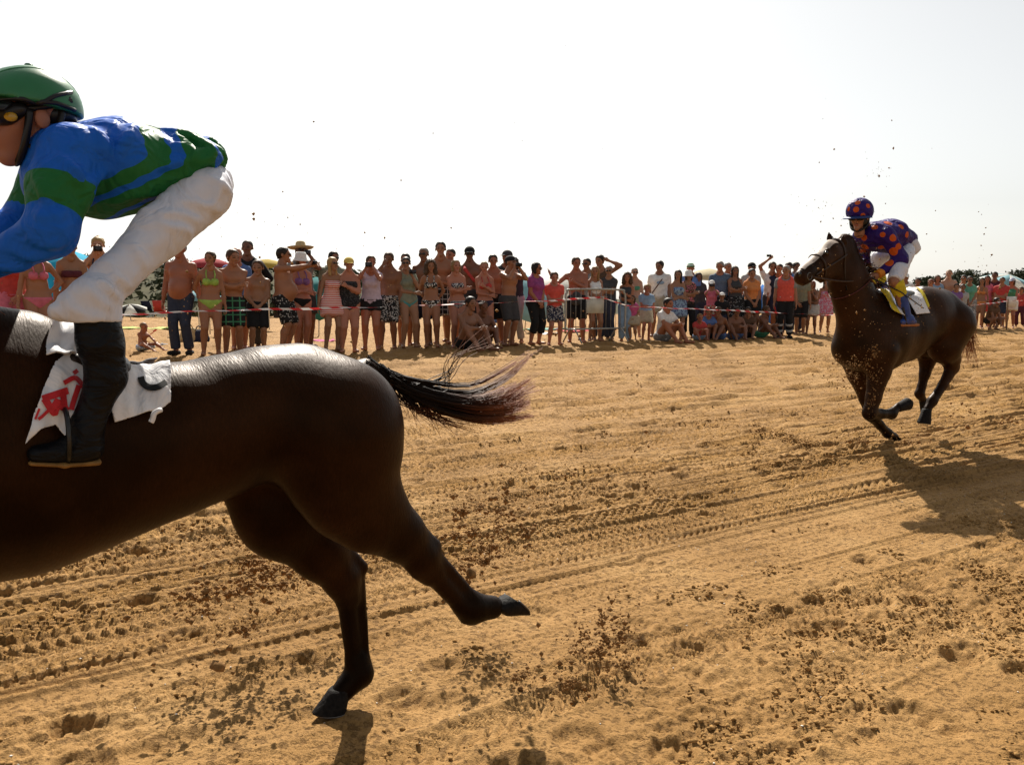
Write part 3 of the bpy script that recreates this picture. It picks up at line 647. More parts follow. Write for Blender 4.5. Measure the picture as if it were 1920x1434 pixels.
def right_horse():
    R = Rig(5.12); c = R.c; m = R.m
    P = lambda x, y, dv=0: R.p(x, y, dv)
    u0 = uv_of(P(1640, 560))[0]
    # metric torso along the axis, forward is smaller u
    uc = 7.78; g = float(gbase(5.12))
    body = [cap(m(uc + 1.32, 0, g + 1.36), m(uc + 1.05, 0, g + 1.34), .27, .29, .1, LAT, 1.0), cap(m(uc + 1.1, 0, g + 1.32), m(uc + .7, 0, g + 1.20), .29, .32, .1, LAT, 1.1),
            cap(m(uc + .7, 0, g + 1.20), m(uc + .3, 0, g + 1.15), .32, .36, .1, LAT, 1.22), cap(m(uc + .3, 0, g + 1.15), m(uc + .08, 0, g + 1.12), .36, .33, .1, LAT, 1.2),
            cap(m(uc + .42, 0, g + 1.50), m(uc + .2, 0, g + 1.5), .06, .08, .14), sph(m(uc - .02, 0, g + 1.06), .21, .1)]
    for w in (.15, -.15):
        body += [cap(m(uc + .22, w, g + 1.28), m(uc - .02, w, g + 1.0), .14, .13, .1, LAT, 1.25), cap(m(uc + 1.38, w * .8, g + 1.3), m(uc + 1.36, w * .9, g + 1.02), .18, .15, .1, LAT, 1.2), sph(m(uc - .10, w * .6, g + 1.02), .13, .06)]
    # neck and head
    neck0 = m(uc + .1, 0, g + 1.25); neck1 = P(1590, 520, .02); poll = P(1584, 462, 0); fore = P(1562, 468, -.01); nose = P(1512, 512, -.03)
    body += [cap(neck0, neck1, .27, .20, .12, LAT, 1.4), cap(neck1, poll, .20, .12, .09, LAT, 1.35), cap(P(1580, 530, 0), m(uc - .02, 0, g + 1.15), .15, .2, .1, LAT, 1.3), cap(P(1580, 472), P(1556, 478), .135, .13, .05, LAT, 1.35),
             cap(P(1556, 478, -.01), nose, .125, .08, .05, LAT, 1.2), cap(P(1572, 500), P(1538, 512, -.02), .125, .085, .06, LAT, 1.5), cap(nose, P(1502, 520, -.04), .08, .072, .04, LAT, 1.15),
             cap(P(1516, 522, -.03), P(1506, 530, -.04), .035, .03, .03), sph(P(1552, 470, -.1), .028, .03), sph(P(1552, 470, .09), .028, .03)]
    for dv, x, y in ((-.07, 1582, 441), (.07, 1556, 436)):
        body.append(cap(P(x, y + 12, dv), P(x - 2, y, dv), .036, .010, .02))
    def chain(pts, dv, sc=1.1):
        for a, b in zip(pts[:-1], pts[1:]): body.append(cap(P(a[0], a[1], dv), P(b[0], b[1], dv), a[2] * (1.22 if a[2] > .08 else 1.1), b[2] * (1.22 if b[2] > .08 else 1.1), .035, LAT, sc))
    # forelegs: right one on the ground, left one folded
    chain([(1606, 668, .15), (1612, 700, .105), (1624, 745, .07), (1634, 778, .062), (1650, 797, .042), (1664, 812, .046), (1678, 819, .038)], .17)
    chain([(1652, 660, .15), (1648, 695, .10), (1638, 745, .07), (1630, 774, .062), (1652, 776, .043), (1672, 776, .046), (1684, 762, .036)], -.15)
    # hind legs
    chain([(1748, 620, .20), (1742, 655, .13), (1738, 680, .075), (1734, 700, .055), (1728, 725, .042), (1724, 738, .046), (1732, 752, .038)], .16)
    chain([(1782, 610, .22), (1772, 650, .15), (1782, 672, .09), (1786, 688, .066), (1768, 722, .045), (1748, 752, .048), (1738, 768, .038)], -.14)
    v, q = solid(body, .019)
    o = mobj('horse', v, q, coat_mat('seal_brown_coat', (.0175, .0085, .0044), (.0048, .0032, .0026), None), attrs={'leg': leg_attr(v, g, .3, .85)})
    tag(o, 'dark galloping racehorse with white blaze coming towards the camera on the right', 'horse')
    make_hoof('hoof', P(1678, 818, .17), P(1690, 829, .17), FWD, .06, o, UP * .8 - FWD * .5); make_hoof('hoof', P(1682, 764, -.15), P(1702, 753, -.15), UP * -1, .056, o)
    make_hoof('hoof', P(1731, 750, .16), P(1738, 768, .16), FWD, .056, o); make_hoof('hoof', P(1738, 768, -.14), P(1734, 794, -.14), FWD, .062, o)
    # blaze down the face, eyes, nostrils
    bv = bvh_of(v, q)
    def drape(px, py, off=.006):
        d = ray(px, py); h = bv.ray_cast(Vector((0, 0, CAMZ)), Vector(d)); return None if h[0] is None else np.array(h[0]) + np.array(h[1]) * off
    bl = []
    for t in np.linspace(0, 1, 16):
        c0 = onv(1562, 462, 5.12) * (1 - t) + onv(1504, 514, 5.10) * t
        n_ = unit(UP * .8 + FWD * .75)
        row = []
        for w in np.linspace(-1, 1, 5):
            h = bv.ray_cast(Vector(c0 + n_ * .5 + LAT * (w * (.055 - .02 * t) - .02)), Vector(-n_)); row.append(np.array(h[0]) + np.array(h[1]) * .004 if h[0] else c0)
        bl.append(row)
    bl = np.array(bl).reshape(-1, 3); q2 = np.array([[i * 5 + j, i * 5 + j + 1, (i + 1) * 5 + j + 1, (i + 1) * 5 + j] for i in range(15) for j in range(4)])
    mobj('blaze', bl, q2, plain('white_hair', (.42, .34, .28), .6, .15, 60), o)
    BLK = plain('black_eye', (.01, .008, .007), .12, .1, 10, 0, .6)
    for dv in (-.125, .11):
        vv, qq = solid([sph(P(1549, 474, dv), .021)], .006); mobj('eye', vv, qq, BLK, o)
    for dv in (-.085, .03):
        vv, qq = solid([ell(P(1500, 514, dv), (.012, .02, .026))], .006); mobj('nostril', vv, qq, BLK, o)
    rs = random.Random(5); paths = []
    for i in range(200):
        a = rs.random(); b0 = np.array(P(1578, 448)) * (1 - a) + m(uc + .22, 0, g + 1.58) * a
        paths.append(spline([b0 + LAT * rs.gauss(0, .012), b0 - FWD * .05 + LAT * rs.gauss(0, .06) + UP * .05, b0 - FWD * (.13 + .06 * rs.random()) + LAT * rs.gauss(-.03, .08) - UP * rs.uniform(0, .08)], 7))
    for i in range(26): paths.append(spline([P(1576, 446, rs.gauss(0, .02)), P(1568, 455, rs.gauss(0, .03)), P(1564 + rs.gauss(0, 3), 470, rs.gauss(0, .04))], 6))
    TH = MATS[('attr', 'tail_hair')]
    strands(paths, TH, 'mane', o, .0045)
    paths = []
    for i in range(200):
        r0 = m(uc + 1.55, rs.gauss(0, .02), g + 1.46); paths.append(spline([r0, r0 - FWD * .16 + UP * .02 + LAT * rs.gauss(0, .02), r0 - FWD * (.36 + .1 * rs.random()) - UP * rs.uniform(.1, .25) + LAT * rs.gauss(0, .04), r0 - FWD * (.42 + .2 * rs.random()) - UP * rs.uniform(.35, .7) + LAT * rs.gauss(0, .06)], 10))
    strands(paths, TH, 'tail', o, .0045)
    # bridle
    LE = plain('bridle_leather', (.03, .016, .01), .4, .2, 40); br = MB()
    def strap(pts, r=.009): br.tube(spline(pts, max(6, 5 * len(pts))), r, 6)
    def ringon(c0, axis, rad, scl=1.):
        axis = unit(axis); a = unit(np.cross(axis, LAT)); pts = []
        for th in np.linspace(0, 2 * math.pi, 25):
            d = a * math.cos(th) + LAT * math.sin(th); h = bv.ray_cast(Vector(c0 + d * .4), Vector(-d)); pts.append((np.array(h[0]) if h[0] else c0 + d * rad) + d * .006)
        br.tube(pts, .009, 6)
    ax_h = P(1500, 520) - P(1580, 462)
    ringon(P(1530, 497, -.01), ax_h, .1); ringon(P(1566, 474), ax_h * .6 + UP * .12, .12)
    for s in (-1, 1):
        pts = []
        for t in np.linspace(0, 1, 7):
            c0 = P(1570, 478) * (1 - t) + P(1516, 516, -.02) * t; h = bv.ray_cast(Vector(c0 + LAT * s * .5), Vector(-LAT * s)); pts.append((np.array(h[0]) if h[0] else c0) + LAT * s * .006)
        strap(pts, .008)
    br.build('bridle', LE, o, True)
    bit = MB(); th = np.linspace(0, 2 * math.pi, 20)
    for s in (-.1, .06):
        c0 = P(1518, 518, s); bit.tube([c0 + FWD * .032 * math.cos(a) + UP * .032 * math.sin(a) for a in th], .0045, 6)
    bit.tube([P(1518, 518, -.1), P(1518, 518, .06)], .006, 6); bit.build('bit', SHOE, o, True)
    ns = MB(); c0 = P(1600, 532, .0); ax = unit(P(1584, 470) - m(uc + .1, 0, g + 1.2)); pts = []
    e1 = unit(np.cross(ax, LAT))
    for a in np.linspace(0, 2 * math.pi, 29):
        d = e1 * math.cos(a) + LAT * math.sin(a); h = bv.ray_cast(Vector(c0 + d * .8), Vector(-d)); pts.append((np.array(h[0]) if h[0] else c0 + d * .2) + d * .006)
    ns.tube(pts, .006, 6); ns.build('neck_strap', plain('red_webbing', (.07, .014, .012), .7, .2, 40), o, True)
    return R, o, v, q, uc, g
RH, right_o, rhv, rhq, RUC, RG = right_horse()
# ------------------------------------------------------------------ jockeys
def silk(name, stops, bscale=14): return attr_mat(name, 'band', stops, rough=.55, spec=.22, bump=.10, bscale=260, interp='CONSTANT', trans=.22, wscale=bscale, wbump=.8)
WHITE_B = fabric('white_breeches', (.60, .61, .68), .6, .3, 9, .6, (1, 1, .55), 200, (.58, .50, .46))
BOOT = fabric('black_boot_leather', (.0045, .0045, .0055), .45, .14, 14, .4, (.6, .6, 1.3), 300, (.012, .01, .009))
TANSOLE = plain('tan_sole', (.22, .115, .03), .7, .3, 30, .2)
BLACKM = plain('black_plastic', (.012, .011, .011), .35, .2, 30)
LINEN = fabric('white_saddle_cloth', (.72, .71, .72), .8, .2, 9, .45, (1, 1, .6), 250, (.48, .40, .34))
def wrinkle(dirs, amp, seed=0, mask=None):
    r = random.Random(seed)
    def f(X, Y, Z):
        s = 0
        for d, fr in dirs:
            ph = r.uniform(0, 6); a = (X * d[0] + Y * d[1] + Z * d[2]) * fr
            w = np.sin((X * 1.7 + Y * 2.3 + Z * 1.1) * fr * .21 + ph)
            s = s + np.sin(a + 1.7 * w + ph) * (.5 + .5 * np.sin((X - Y + Z) * fr * .17 + ph * 2))
        s = amp * s
        return s * mask(X, Y, Z) if mask else s
    return f
def folded(prims, h, folds, noise=None, r=.0065, k=.022):
    """cloth with raised folds: the fold lines are laid on the plain surface, then blended in as ridges"""
    v, q = solid(prims, h * 1.6, noise=noise); bv = bvh_of(v, q); ext = []
    for f in folds:
        pts = []
        for x, y in spline([A3(a, b, 0) for a, b in f], 7)[:, :2]:
            hit = bv.ray_cast(Vector((0, 0, CAMZ)), Vector(ray(x, y)))
            if hit[0] is not None: pts.append(np.array(hit[0]) + np.array(hit[1]) * .001)
        m = len(pts)
        for i in range(m - 1):
            if np.linalg.norm(pts[i + 1] - pts[i]) < .12: ext.append(cap(pts[i], pts[i + 1], r * (.35 + .9 * math.sin(math.pi * (i + .2) / m)), r * (.35 + .9 * math.sin(math.pi * (i + 1.2) / m)), k))
    return solid(list(prims) + ext, h, noise=noise)
def head_frame(fwd, up=UP):
    y = -unit(fwd); z = unit(up - y * (up @ y)); x = np.cross(y, z); return np.stack([x, y, z], 1)
def patch(bv, poly, off, n=52, wav=.006, seed=0, fallback=None):
    """cloth lying on a body: the outline (pixels) is cast on to the body, with thickness and ripples; returns verts, quads and edge skirt"""
    poly = np.array(poly, float); lo, hi = poly.min(0), poly.max(0); xs = np.linspace(lo[0], hi[0], n); ys = np.linspace(lo[1], hi[1], n)
    def inside(x, y):
        c = False; j = len(poly) - 1
        for i in range(len(poly)):
            if (poly[i][1] > y) != (poly[j][1] > y) and x < (poly[j][0] - poly[i][0]) * (y - poly[i][1]) / (poly[j][1] - poly[i][1]) + poly[i][0]: c = not c
            j = i
        return c
    def snap(x, y):                                            # nearest point on the outline
        best = None
        for i in range(len(poly)):
            a, b = poly[i], poly[(i + 1) % len(poly)]; t = np.clip(((x - a[0]) * (b[0] - a[0]) + (y - a[1]) * (b[1] - a[1])) / max(1e-9, (b - a) @ (b - a)), 0, 1); p = a + t * (b - a); d = (p[0] - x) ** 2 + (p[1] - y) ** 2
            if best is None or d < best[0]: best = (d, p)
        return best
    step = max(xs[1] - xs[0], ys[1] - ys[0]); idx = {}; V = []; rs = random.Random(seed); ph = [rs.uniform(0, 6) for _ in range(4)]
    def vert(i, j):
        if (i, j) in idx: return idx[(i, j)]
        x, y = xs[i], ys[j]
        if not inside(x, y):
            d, p = snap(x, y)
            if d > (step * 1.05) ** 2: idx[(i, j)] = None; return None
            x, y = p
        else:
            d, p = snap(x, y)
            if d < (step * .45) ** 2: x, y = p
        h = bv.ray_cast(Vector((0, 0, CAMZ)), Vector(ray(x, y)))
        if h[0] is None:
            if fallback is None: idx[(i, j)] = None; return None
            P = onv(x, y, fallback)
        else: P = np.array(h[0])
        N_ = unit(-ray(x, y)) if h[0] is None else np.array(h[1])
        w = wav * (math.sin(x * .09 + y * .05 + ph[0]) + math.sin(x * .05 - y * .11 + ph[1]) + .6 * math.sin(x * .2 + ph[2]))
        V.append(P + N_ * (off + w)); idx[(i, j)] = len(V) - 1; return len(V) - 1
    Q = []
    for i in range(n - 1):
        for j in range(n - 1):
            q = [vert(i, j), vert(i + 1, j), vert(i + 1, j + 1), vert(i, j + 1)]
            if None in q: continue
            if inside((xs[i] + xs[i + 1]) / 2, (ys[j] + ys[j + 1]) / 2): Q.append(q)
    return np.array(V), np.array(Q)
def thick(name, V, Q, mat, parent, t=.004, attrs=None):
    o = mobj(name, V, Q, mat, parent, True, attrs); md = o.modifiers.new('cloth', 'SOLIDIFY'); md.thickness = t; md.offset = 0; return o

def near_jockey():
    R = NH; c = R.c; P = R.p; dl = -.21; dlg = -.30
    skin = SKINS['red']
    # body
    tor = [c((128, 298, 66), (220, 310, 74), .62), c((220, 310, 74), (310, 312, 55), .68), c((310, 312, 50), (360, 320, 36), .62), c((360, 340, 40), (372, 352, 40), .55), c((105, 285, 38), (72, 255, 36), 1, .04)]
    arm = [c((122, 298, 40, dl), (95, 436, 32, dl - .04), 1), c((95, 436, 32, dl - .04), (-75, 520, 20, -.10), 1), c((110, 300, 40, .2), (62, 405, 30, .22), 1), c((62, 405, 28, .22), (-90, 500, 20, .08), 1)]
    leg = []
    for d in (dlg, -dlg): leg += [c((383, 362, 48, d * .45), (180, 545, 38, d), 1), c((178, 575, 34, d), (196, 700, 28, d), 1), c((196, 700, 27, d), (158, 815, 24, d), 1)]
    v, q = solid(inflate(tor + arm + leg, -.022), .016); fa = np.full(len(v), .5)
    hv, hq, ht = head_mesh(.022, [cap((-.05, -.28, -.18), (.05, -.28, -.18), .14, k=.08), cap((0, -.26, -.3), (0, -.3, -.4), .13, .1, k=.08)]); ht[:] = .5; hh = .25; F = head_frame(FWD + LAT * -.06 + UP * -.10); hc = P(58, 228)
    hv = (hv * hh) @ F.T + hc; parts = [(v, q), (hv, hq)]; fs = [fa, ht]
    for W, E, s in ((P(-75, 520, -.10), P(95, 436, dl - .04), 1), (P(-90, 500, .08), P(62, 405, .22), -1)):
        a = hand_at(HANDS_FINE['grip'], W, E, -UP * .3 + LAT * s * 1.0, s); parts.append(a); fs.append(np.full(len(a[0]), .5))
    nv, nq = solid([c((105, 285, 40), (66, 246, 38), 1, .04)], .012); parts.append((nv, nq)); fs.append(np.full(len(nv), .5))
    v, q = join(parts)
    o = mobj('person', v, q, skin, attrs={'face': np.concatenate(fs)})
    tag(o, 'jockey in green cap and blue silks with green bands riding the near horse', 'jockey')
    # shirt
    spine = unit(P(385, 298) - P(130, 298))
    u_px = lambda x: uv_of(P(x, 300))[0]
    ua, ub = u_px(240), u_px(420)
    msk = lambda X, Y, Z: np.clip(((X * TD[0] + Y * TD[1]) - ua) / (ub - ua), .12, 1)
    sh_t = [c((118, 302, 66), (220, 312, 84), .62, .03), c((220, 312, 84), (305, 315, 63), .66, .03), c((305, 315, 63), (368, 303, 44), .56, .03), c((368, 301, 43), (390, 294, 26), .42, .03), c((100, 345, 54), (190, 366, 40), .72, .03), c((190, 366, 40), (340, 340, 32), .45, .03)]
    sh_a = [c((135, 290, 58, dl * .75), (112, 352, 54, dl), 1.0, .03), c((112, 352, 54, dl), (95, 436, 44, dl - .04), 1.0, .03), c((95, 436, 44, dl - .04), (-75, 520, 27, -.10), 1, .03),
            c((108, 290, 52, .16), (56, 400, 38, .22), 1.0, .03), c((56, 405, 38, .22), (-90, 500, 26, .08), 1, .03)]
    wr = wrinkle([(unit(spine * .45 + UP * .9), 105), (unit(spine * .3 + UP * .9 + LAT * .5), 75), (unit(spine * .8 + UP * .3 + LAT * .3), 48)], .0052, 2, msk)
    sv, sq = folded(sh_t + sh_a, .0092, [[(412, 288), (360, 258), (312, 246)], [(412, 296), (362, 280), (318, 278)], [(408, 304), (356, 300), (300, 312)], [(400, 312), (340, 326), (280, 346)], [(392, 318), (330, 348), (262, 368)], [(256, 232), (236, 262), (222, 300)], [(196, 322), (170, 345), (158, 378)], [(210, 380), (250, 362), (300, 352)],
        [(58, 420), (95, 436), (132, 420)], [(56, 446), (92, 458), (126, 446)], [(64, 400), (92, 410), (120, 400)], [(30, 470), (60, 480), (95, 476)], [(-5, 500), (30, 500), (60, 492)], [(66, 330), (84, 360), (90, 390)], [(170, 240), (190, 262), (200, 290)], [(120, 300), (140, 320), (150, 345)], [(330, 258), (352, 276), (360, 298)]], wr)
    u = sv[:, 0] * TD[0] + sv[:, 1] * TD[1]; vv_ = sv[:, 0] * ND[0] + sv[:, 1] * ND[1]
    # bands run round the body and droop towards the belly; sleeves have one green band
    z0 = P(250, 312, -.1)[2]
    px_u = lambda x: uv_of(P(x, 300, -.1))[0]
    s = u + 1.9 * np.maximum(0, z0 - sv[:, 2]) + .005 * np.sin(sv[:, 2] * 60) + .004 * np.sin(sv[:, 2] * 131 + u * 40)
    edges = [px_u(255), px_u(302), px_u(328), px_u(388), px_u(402)]
    b = np.full(len(sv), -1.)
    sg = 1.
    b = np.minimum.reduce([np.full(len(sv), 9.)] + [np.abs(s - e) for e in edges]); k = np.searchsorted(edges, s); b = np.where(k % 2 == 1, b, -b)
    def seg(a, c_):
        a, c_ = np.asarray(a), np.asarray(c_); d = c_ - a; t = np.clip((sv - a) @ d / (d @ d), 0, 1.2); return t, np.linalg.norm(sv - a - t[:, None] * d, axis=1)
    for a, e, w, lim, (t0, t1) in ((P(135, 290, dl * .75), P(95, 436, dl - .04), P(-75, 520, -.10), .108, (.46, .80)), (P(108, 290, .16), P(56, 400, .22), P(-90, 500, .08), .10, (.5, 1.1))):
        t, d = seg(a, e); L = np.linalg.norm(np.asarray(e) - np.asarray(a)); t2, d2 = seg(e, w)
        on = (d < lim) & (t > .32) & (d <= d2 + .02) | (d2 < .10) & (t2 > .05)
        bb = np.where((d2 < d) & (t2 > .12), -t2, np.minimum(t - t0, t1 - t) * L)
        b = np.where(on, bb, b)
    shirt = mobj('silk_shirt', sv, sq, silk('blue_green_silk', [(0, (.008, .13, .62)), (.5, (.016, .16, .04))]), o, attrs={'band': np.clip(b * 20 + .5, 0, 1)})
    # collar
    vv, qq = solid([c((100, 264, 46), (58, 292, 34), .95, .02, cut=1, cuta=1)], .007); mobj('collar', vv, qq, plain('white_collar', (.74, .70, .68), .7, .06, 20), o)
    # breeches: seat, thighs, gathered at the knee
    br = [c((365, 338, 42), (388, 348, 42), .5, .05)]
    for d in (dlg, -dlg):
        br += [c((383, 362, 50, d * .45), (302, 433, 46, d * .65), 1.05, .03), c((302, 433, 46, d * .65), (214, 520, 37, d * .9), 1.05, .03), c((214, 520, 37, d * .9), (160, 564, 34, d), 1.0, .03), c((160, 564, 34, d), (110, 584, 19, d), 1.0, .03), c((186, 558, 38, d), (182, 602, 44, d), 1, .03, cut=1)]
    wr2 = wrinkle([(unit(spine * .9 + UP * -.3), 130), (unit(spine * .3 + UP + LAT * .4), 110)], .0016, 5)
    top = P(330, 372); 
    vv, qq = folded(br, .0095, [[(296, 404), (335, 402), (372, 414)], [(300, 422), (345, 430), (392, 446)], [(338, 378), (385, 386), (426, 398)], [(205, 498), (226, 524), (252, 546)], [(184, 518), (204, 542), (226, 562)], [(165, 530), (180, 558), (206, 578)], [(112, 556), (140, 582), (176, 592)], [(250, 450), (262, 484), (286, 512)], [(420, 330), (408, 360), (398, 392)], [(100, 578), (140, 598), (190, 594)], [(395, 335), (420, 350), (434, 366)]], wr2, .0045, .018); mobj('white_breeches', vv, qq, WHITE_B, o)
    for d in (dlg, -dlg):
        vv, qq = solid([c((178, 570, 40, d), (188, 640, 39, d), 1, .03, cuta=1), c((188, 640, 39, d), (200, 705, 34, d), 1, .03), c((200, 705, 33, d), (162, 800, 28, d), 1.0, .03), c((160, 808, 30, d), (150, 838, 28, d), 1.1, .03),
                        c((165, 840, 27, d), (72, 852, 19, d), .9, .03)], .009, noise=wrinkle([(unit(UP + FWD * .5), 60)], .0022, 4)); bo = mobj('boot', vv, qq, BOOT, o)
        vv, qq = solid([c((182, 865, 7, d), (120, 870, 6, d), .3, .01), c((120, 870, 6, d), (58, 868, 5, d), .3, .01)], .005); mobj('sole', vv, qq, TANSOLE, bo)
    # helmet with cloth cap
    hcz = P(58, 206)
    hp = [ell(hcz, (.122, .143, .125), F, k=.02)]
    pa, pb = P(-60, 180), P(146, 224); nrm = unit(np.cross(LAT, pb - pa)); nrm = nrm if nrm[2] < 0 else -nrm
    vv, qq = solid(hp, .0075, cuts=[lambda X, Y, Z: (X - pa[0]) * nrm[0] + (Y - pa[1]) * nrm[1] + (Z - pa[2]) * nrm[2]], noise=wrinkle([(unit(FWD + UP * .3), 50)], .0008, 9))
    hel = mobj('helmet', vv, qq, plain('green_cap_silk', (.022, .155, .062), .4, .08, 20, .08, .4), o)
    hb = bvh_of(vv, qq)
    sm = MB()
    for w in (-.55, 0, .55):
        pts = []
        for a in np.linspace(-.3, math.pi * .95, 22):
            dr = unit(-F[:, 1] * math.cos(a) + F[:, 2] * max(.0, math.sin(a)) + F[:, 0] * w * max(.15, math.sin(a)) + A3(0, 0, 1e-3)); h = hb.ray_cast(Vector(hcz + dr * .4), Vector(-dr))
            if h[0] is not None and h[0][2] > hcz[2] - .01: pts.append(np.array(h[0]))
        if len(pts) > 4: sm.tube(pts, .0022, 5)
    top_ = hcz + UP * .126; sm.lathe([(0, .008), (.010, .006), (.013, 0), (.012, -.006)], 10, (np.eye(3), top_)); sm.build('seam', plain('green_cap_silk', (.022, .155, .062)), hel, True)
    # black elastic straps crossing over the cap
    st = MB()
    for pts in ([(-8, 187), (40, 185), (75, 194), (105, 180), (144, 172)], [(70, 192), (105, 194), (140, 207)], [(-8, 190), (60, 192)]):
        pp = []
        for x, y in spline([A3(a, b, 0) for a, b in pts], 16)[:, :2]:
            h = hb.ray_cast(Vector((0, 0, CAMZ)), Vector(ray(x, y)))
            if h[0]: pp.append(np.array(h[0]) + np.array(h[1]) * .001)
        if len(pp) > 3: st.tube(pp, .0065, 6)
    st.build('elastic_strap', BLACKM, hel, True)
    # peak
    pk = []
    for a in np.linspace(-1.1, 1.1, 15):
        d = FWD * math.cos(a) + LAT * math.sin(a) * .9
        pk.append([hcz + d * .125 + UP * -.005, hcz + d * .185 + UP * -.035])
    pk = np.array(pk).reshape(-1, 3); thick('peak', pk, np.array([[2 * i, 2 * i + 1, 2 * i + 3, 2 * i + 2] for i in range(14)]), BLACKM, hel, .006)
    # harness round the ear and chin
    hs = MB()
    for s in (-1, 1):
        e = hc + LAT * s * .085
        hs.tube(spline([P(56, 205, s * .085), P(52, 240, s * .083), P(45, 275, s * .07), P(36, 300, s * .03), P(30, 306, 0)], 18), .011, 8)
        hs.tube(spline([P(118, 205, s * .075), P(110, 240, s * .08), P(86, 262, s * .078), P(55, 278, s * .07)], 14), .010, 8)
    hs.build('chin_harness', BLACKM, o, True)
    vv, qq = solid([ell(P(100, 220, 0), (.075, .065, .05), F)], .008); mobj('helmet_lining', vv, qq, BLACKM, hel)
    # goggles
    gc = hc + F @ (A3(0, -.34, .05) * hh)
    gp = [cap(gc + F @ A3(-.055, .008, 0), gc + F @ A3(.055, .008, 0), .034, .034, .01, F[:, 1], .8), cap(gc + F @ A3(-.06, .012, 0), gc + F @ A3(-.075, .05, .008), .030, .020, .01), cap(gc + F @ A3(.06, .012, 0), gc + F @ A3(.075, .05, .008), .030, .020, .01)]
    vv, qq = solid(gp, .006); gg = mobj('goggles', vv, qq, BLACKM, o)
    gb = bvh_of(vv, qq); h_ = gb.ray_cast(Vector((0, 0, CAMZ)), Vector(ray(20, 219)))
    if h_[0] is not None:
        cc = np.array(h_[0]); l1, l2 = solid([ell(cc, (.018, .008, .014), head_frame(-LAT))], .003); mobj('lens', l1, l2, plain('amber_lens', (.45, .27, .02), .15, .1, 10, 0, .6), gg)
    for s in (-1, 1):
        vv, qq = solid([ell(gc + F @ A3(.068 * s, .012, 0), (.022, .016, .014), F)], .003); mobj('lens', vv, qq, plain('amber_lens', (.45, .27, .02), .15, .1, 10, 0, .6), gg)
        MB().tube(spline([gc + F @ A3(.076 * s, .05, .008), hc + F @ A3(.086 * s, .03, .03), hc + F @ A3(.088 * s, .10, .05)], 8), .010, 6).build('goggle_strap', BLACKM, gg, True)
    return o
near_j = near_jockey()

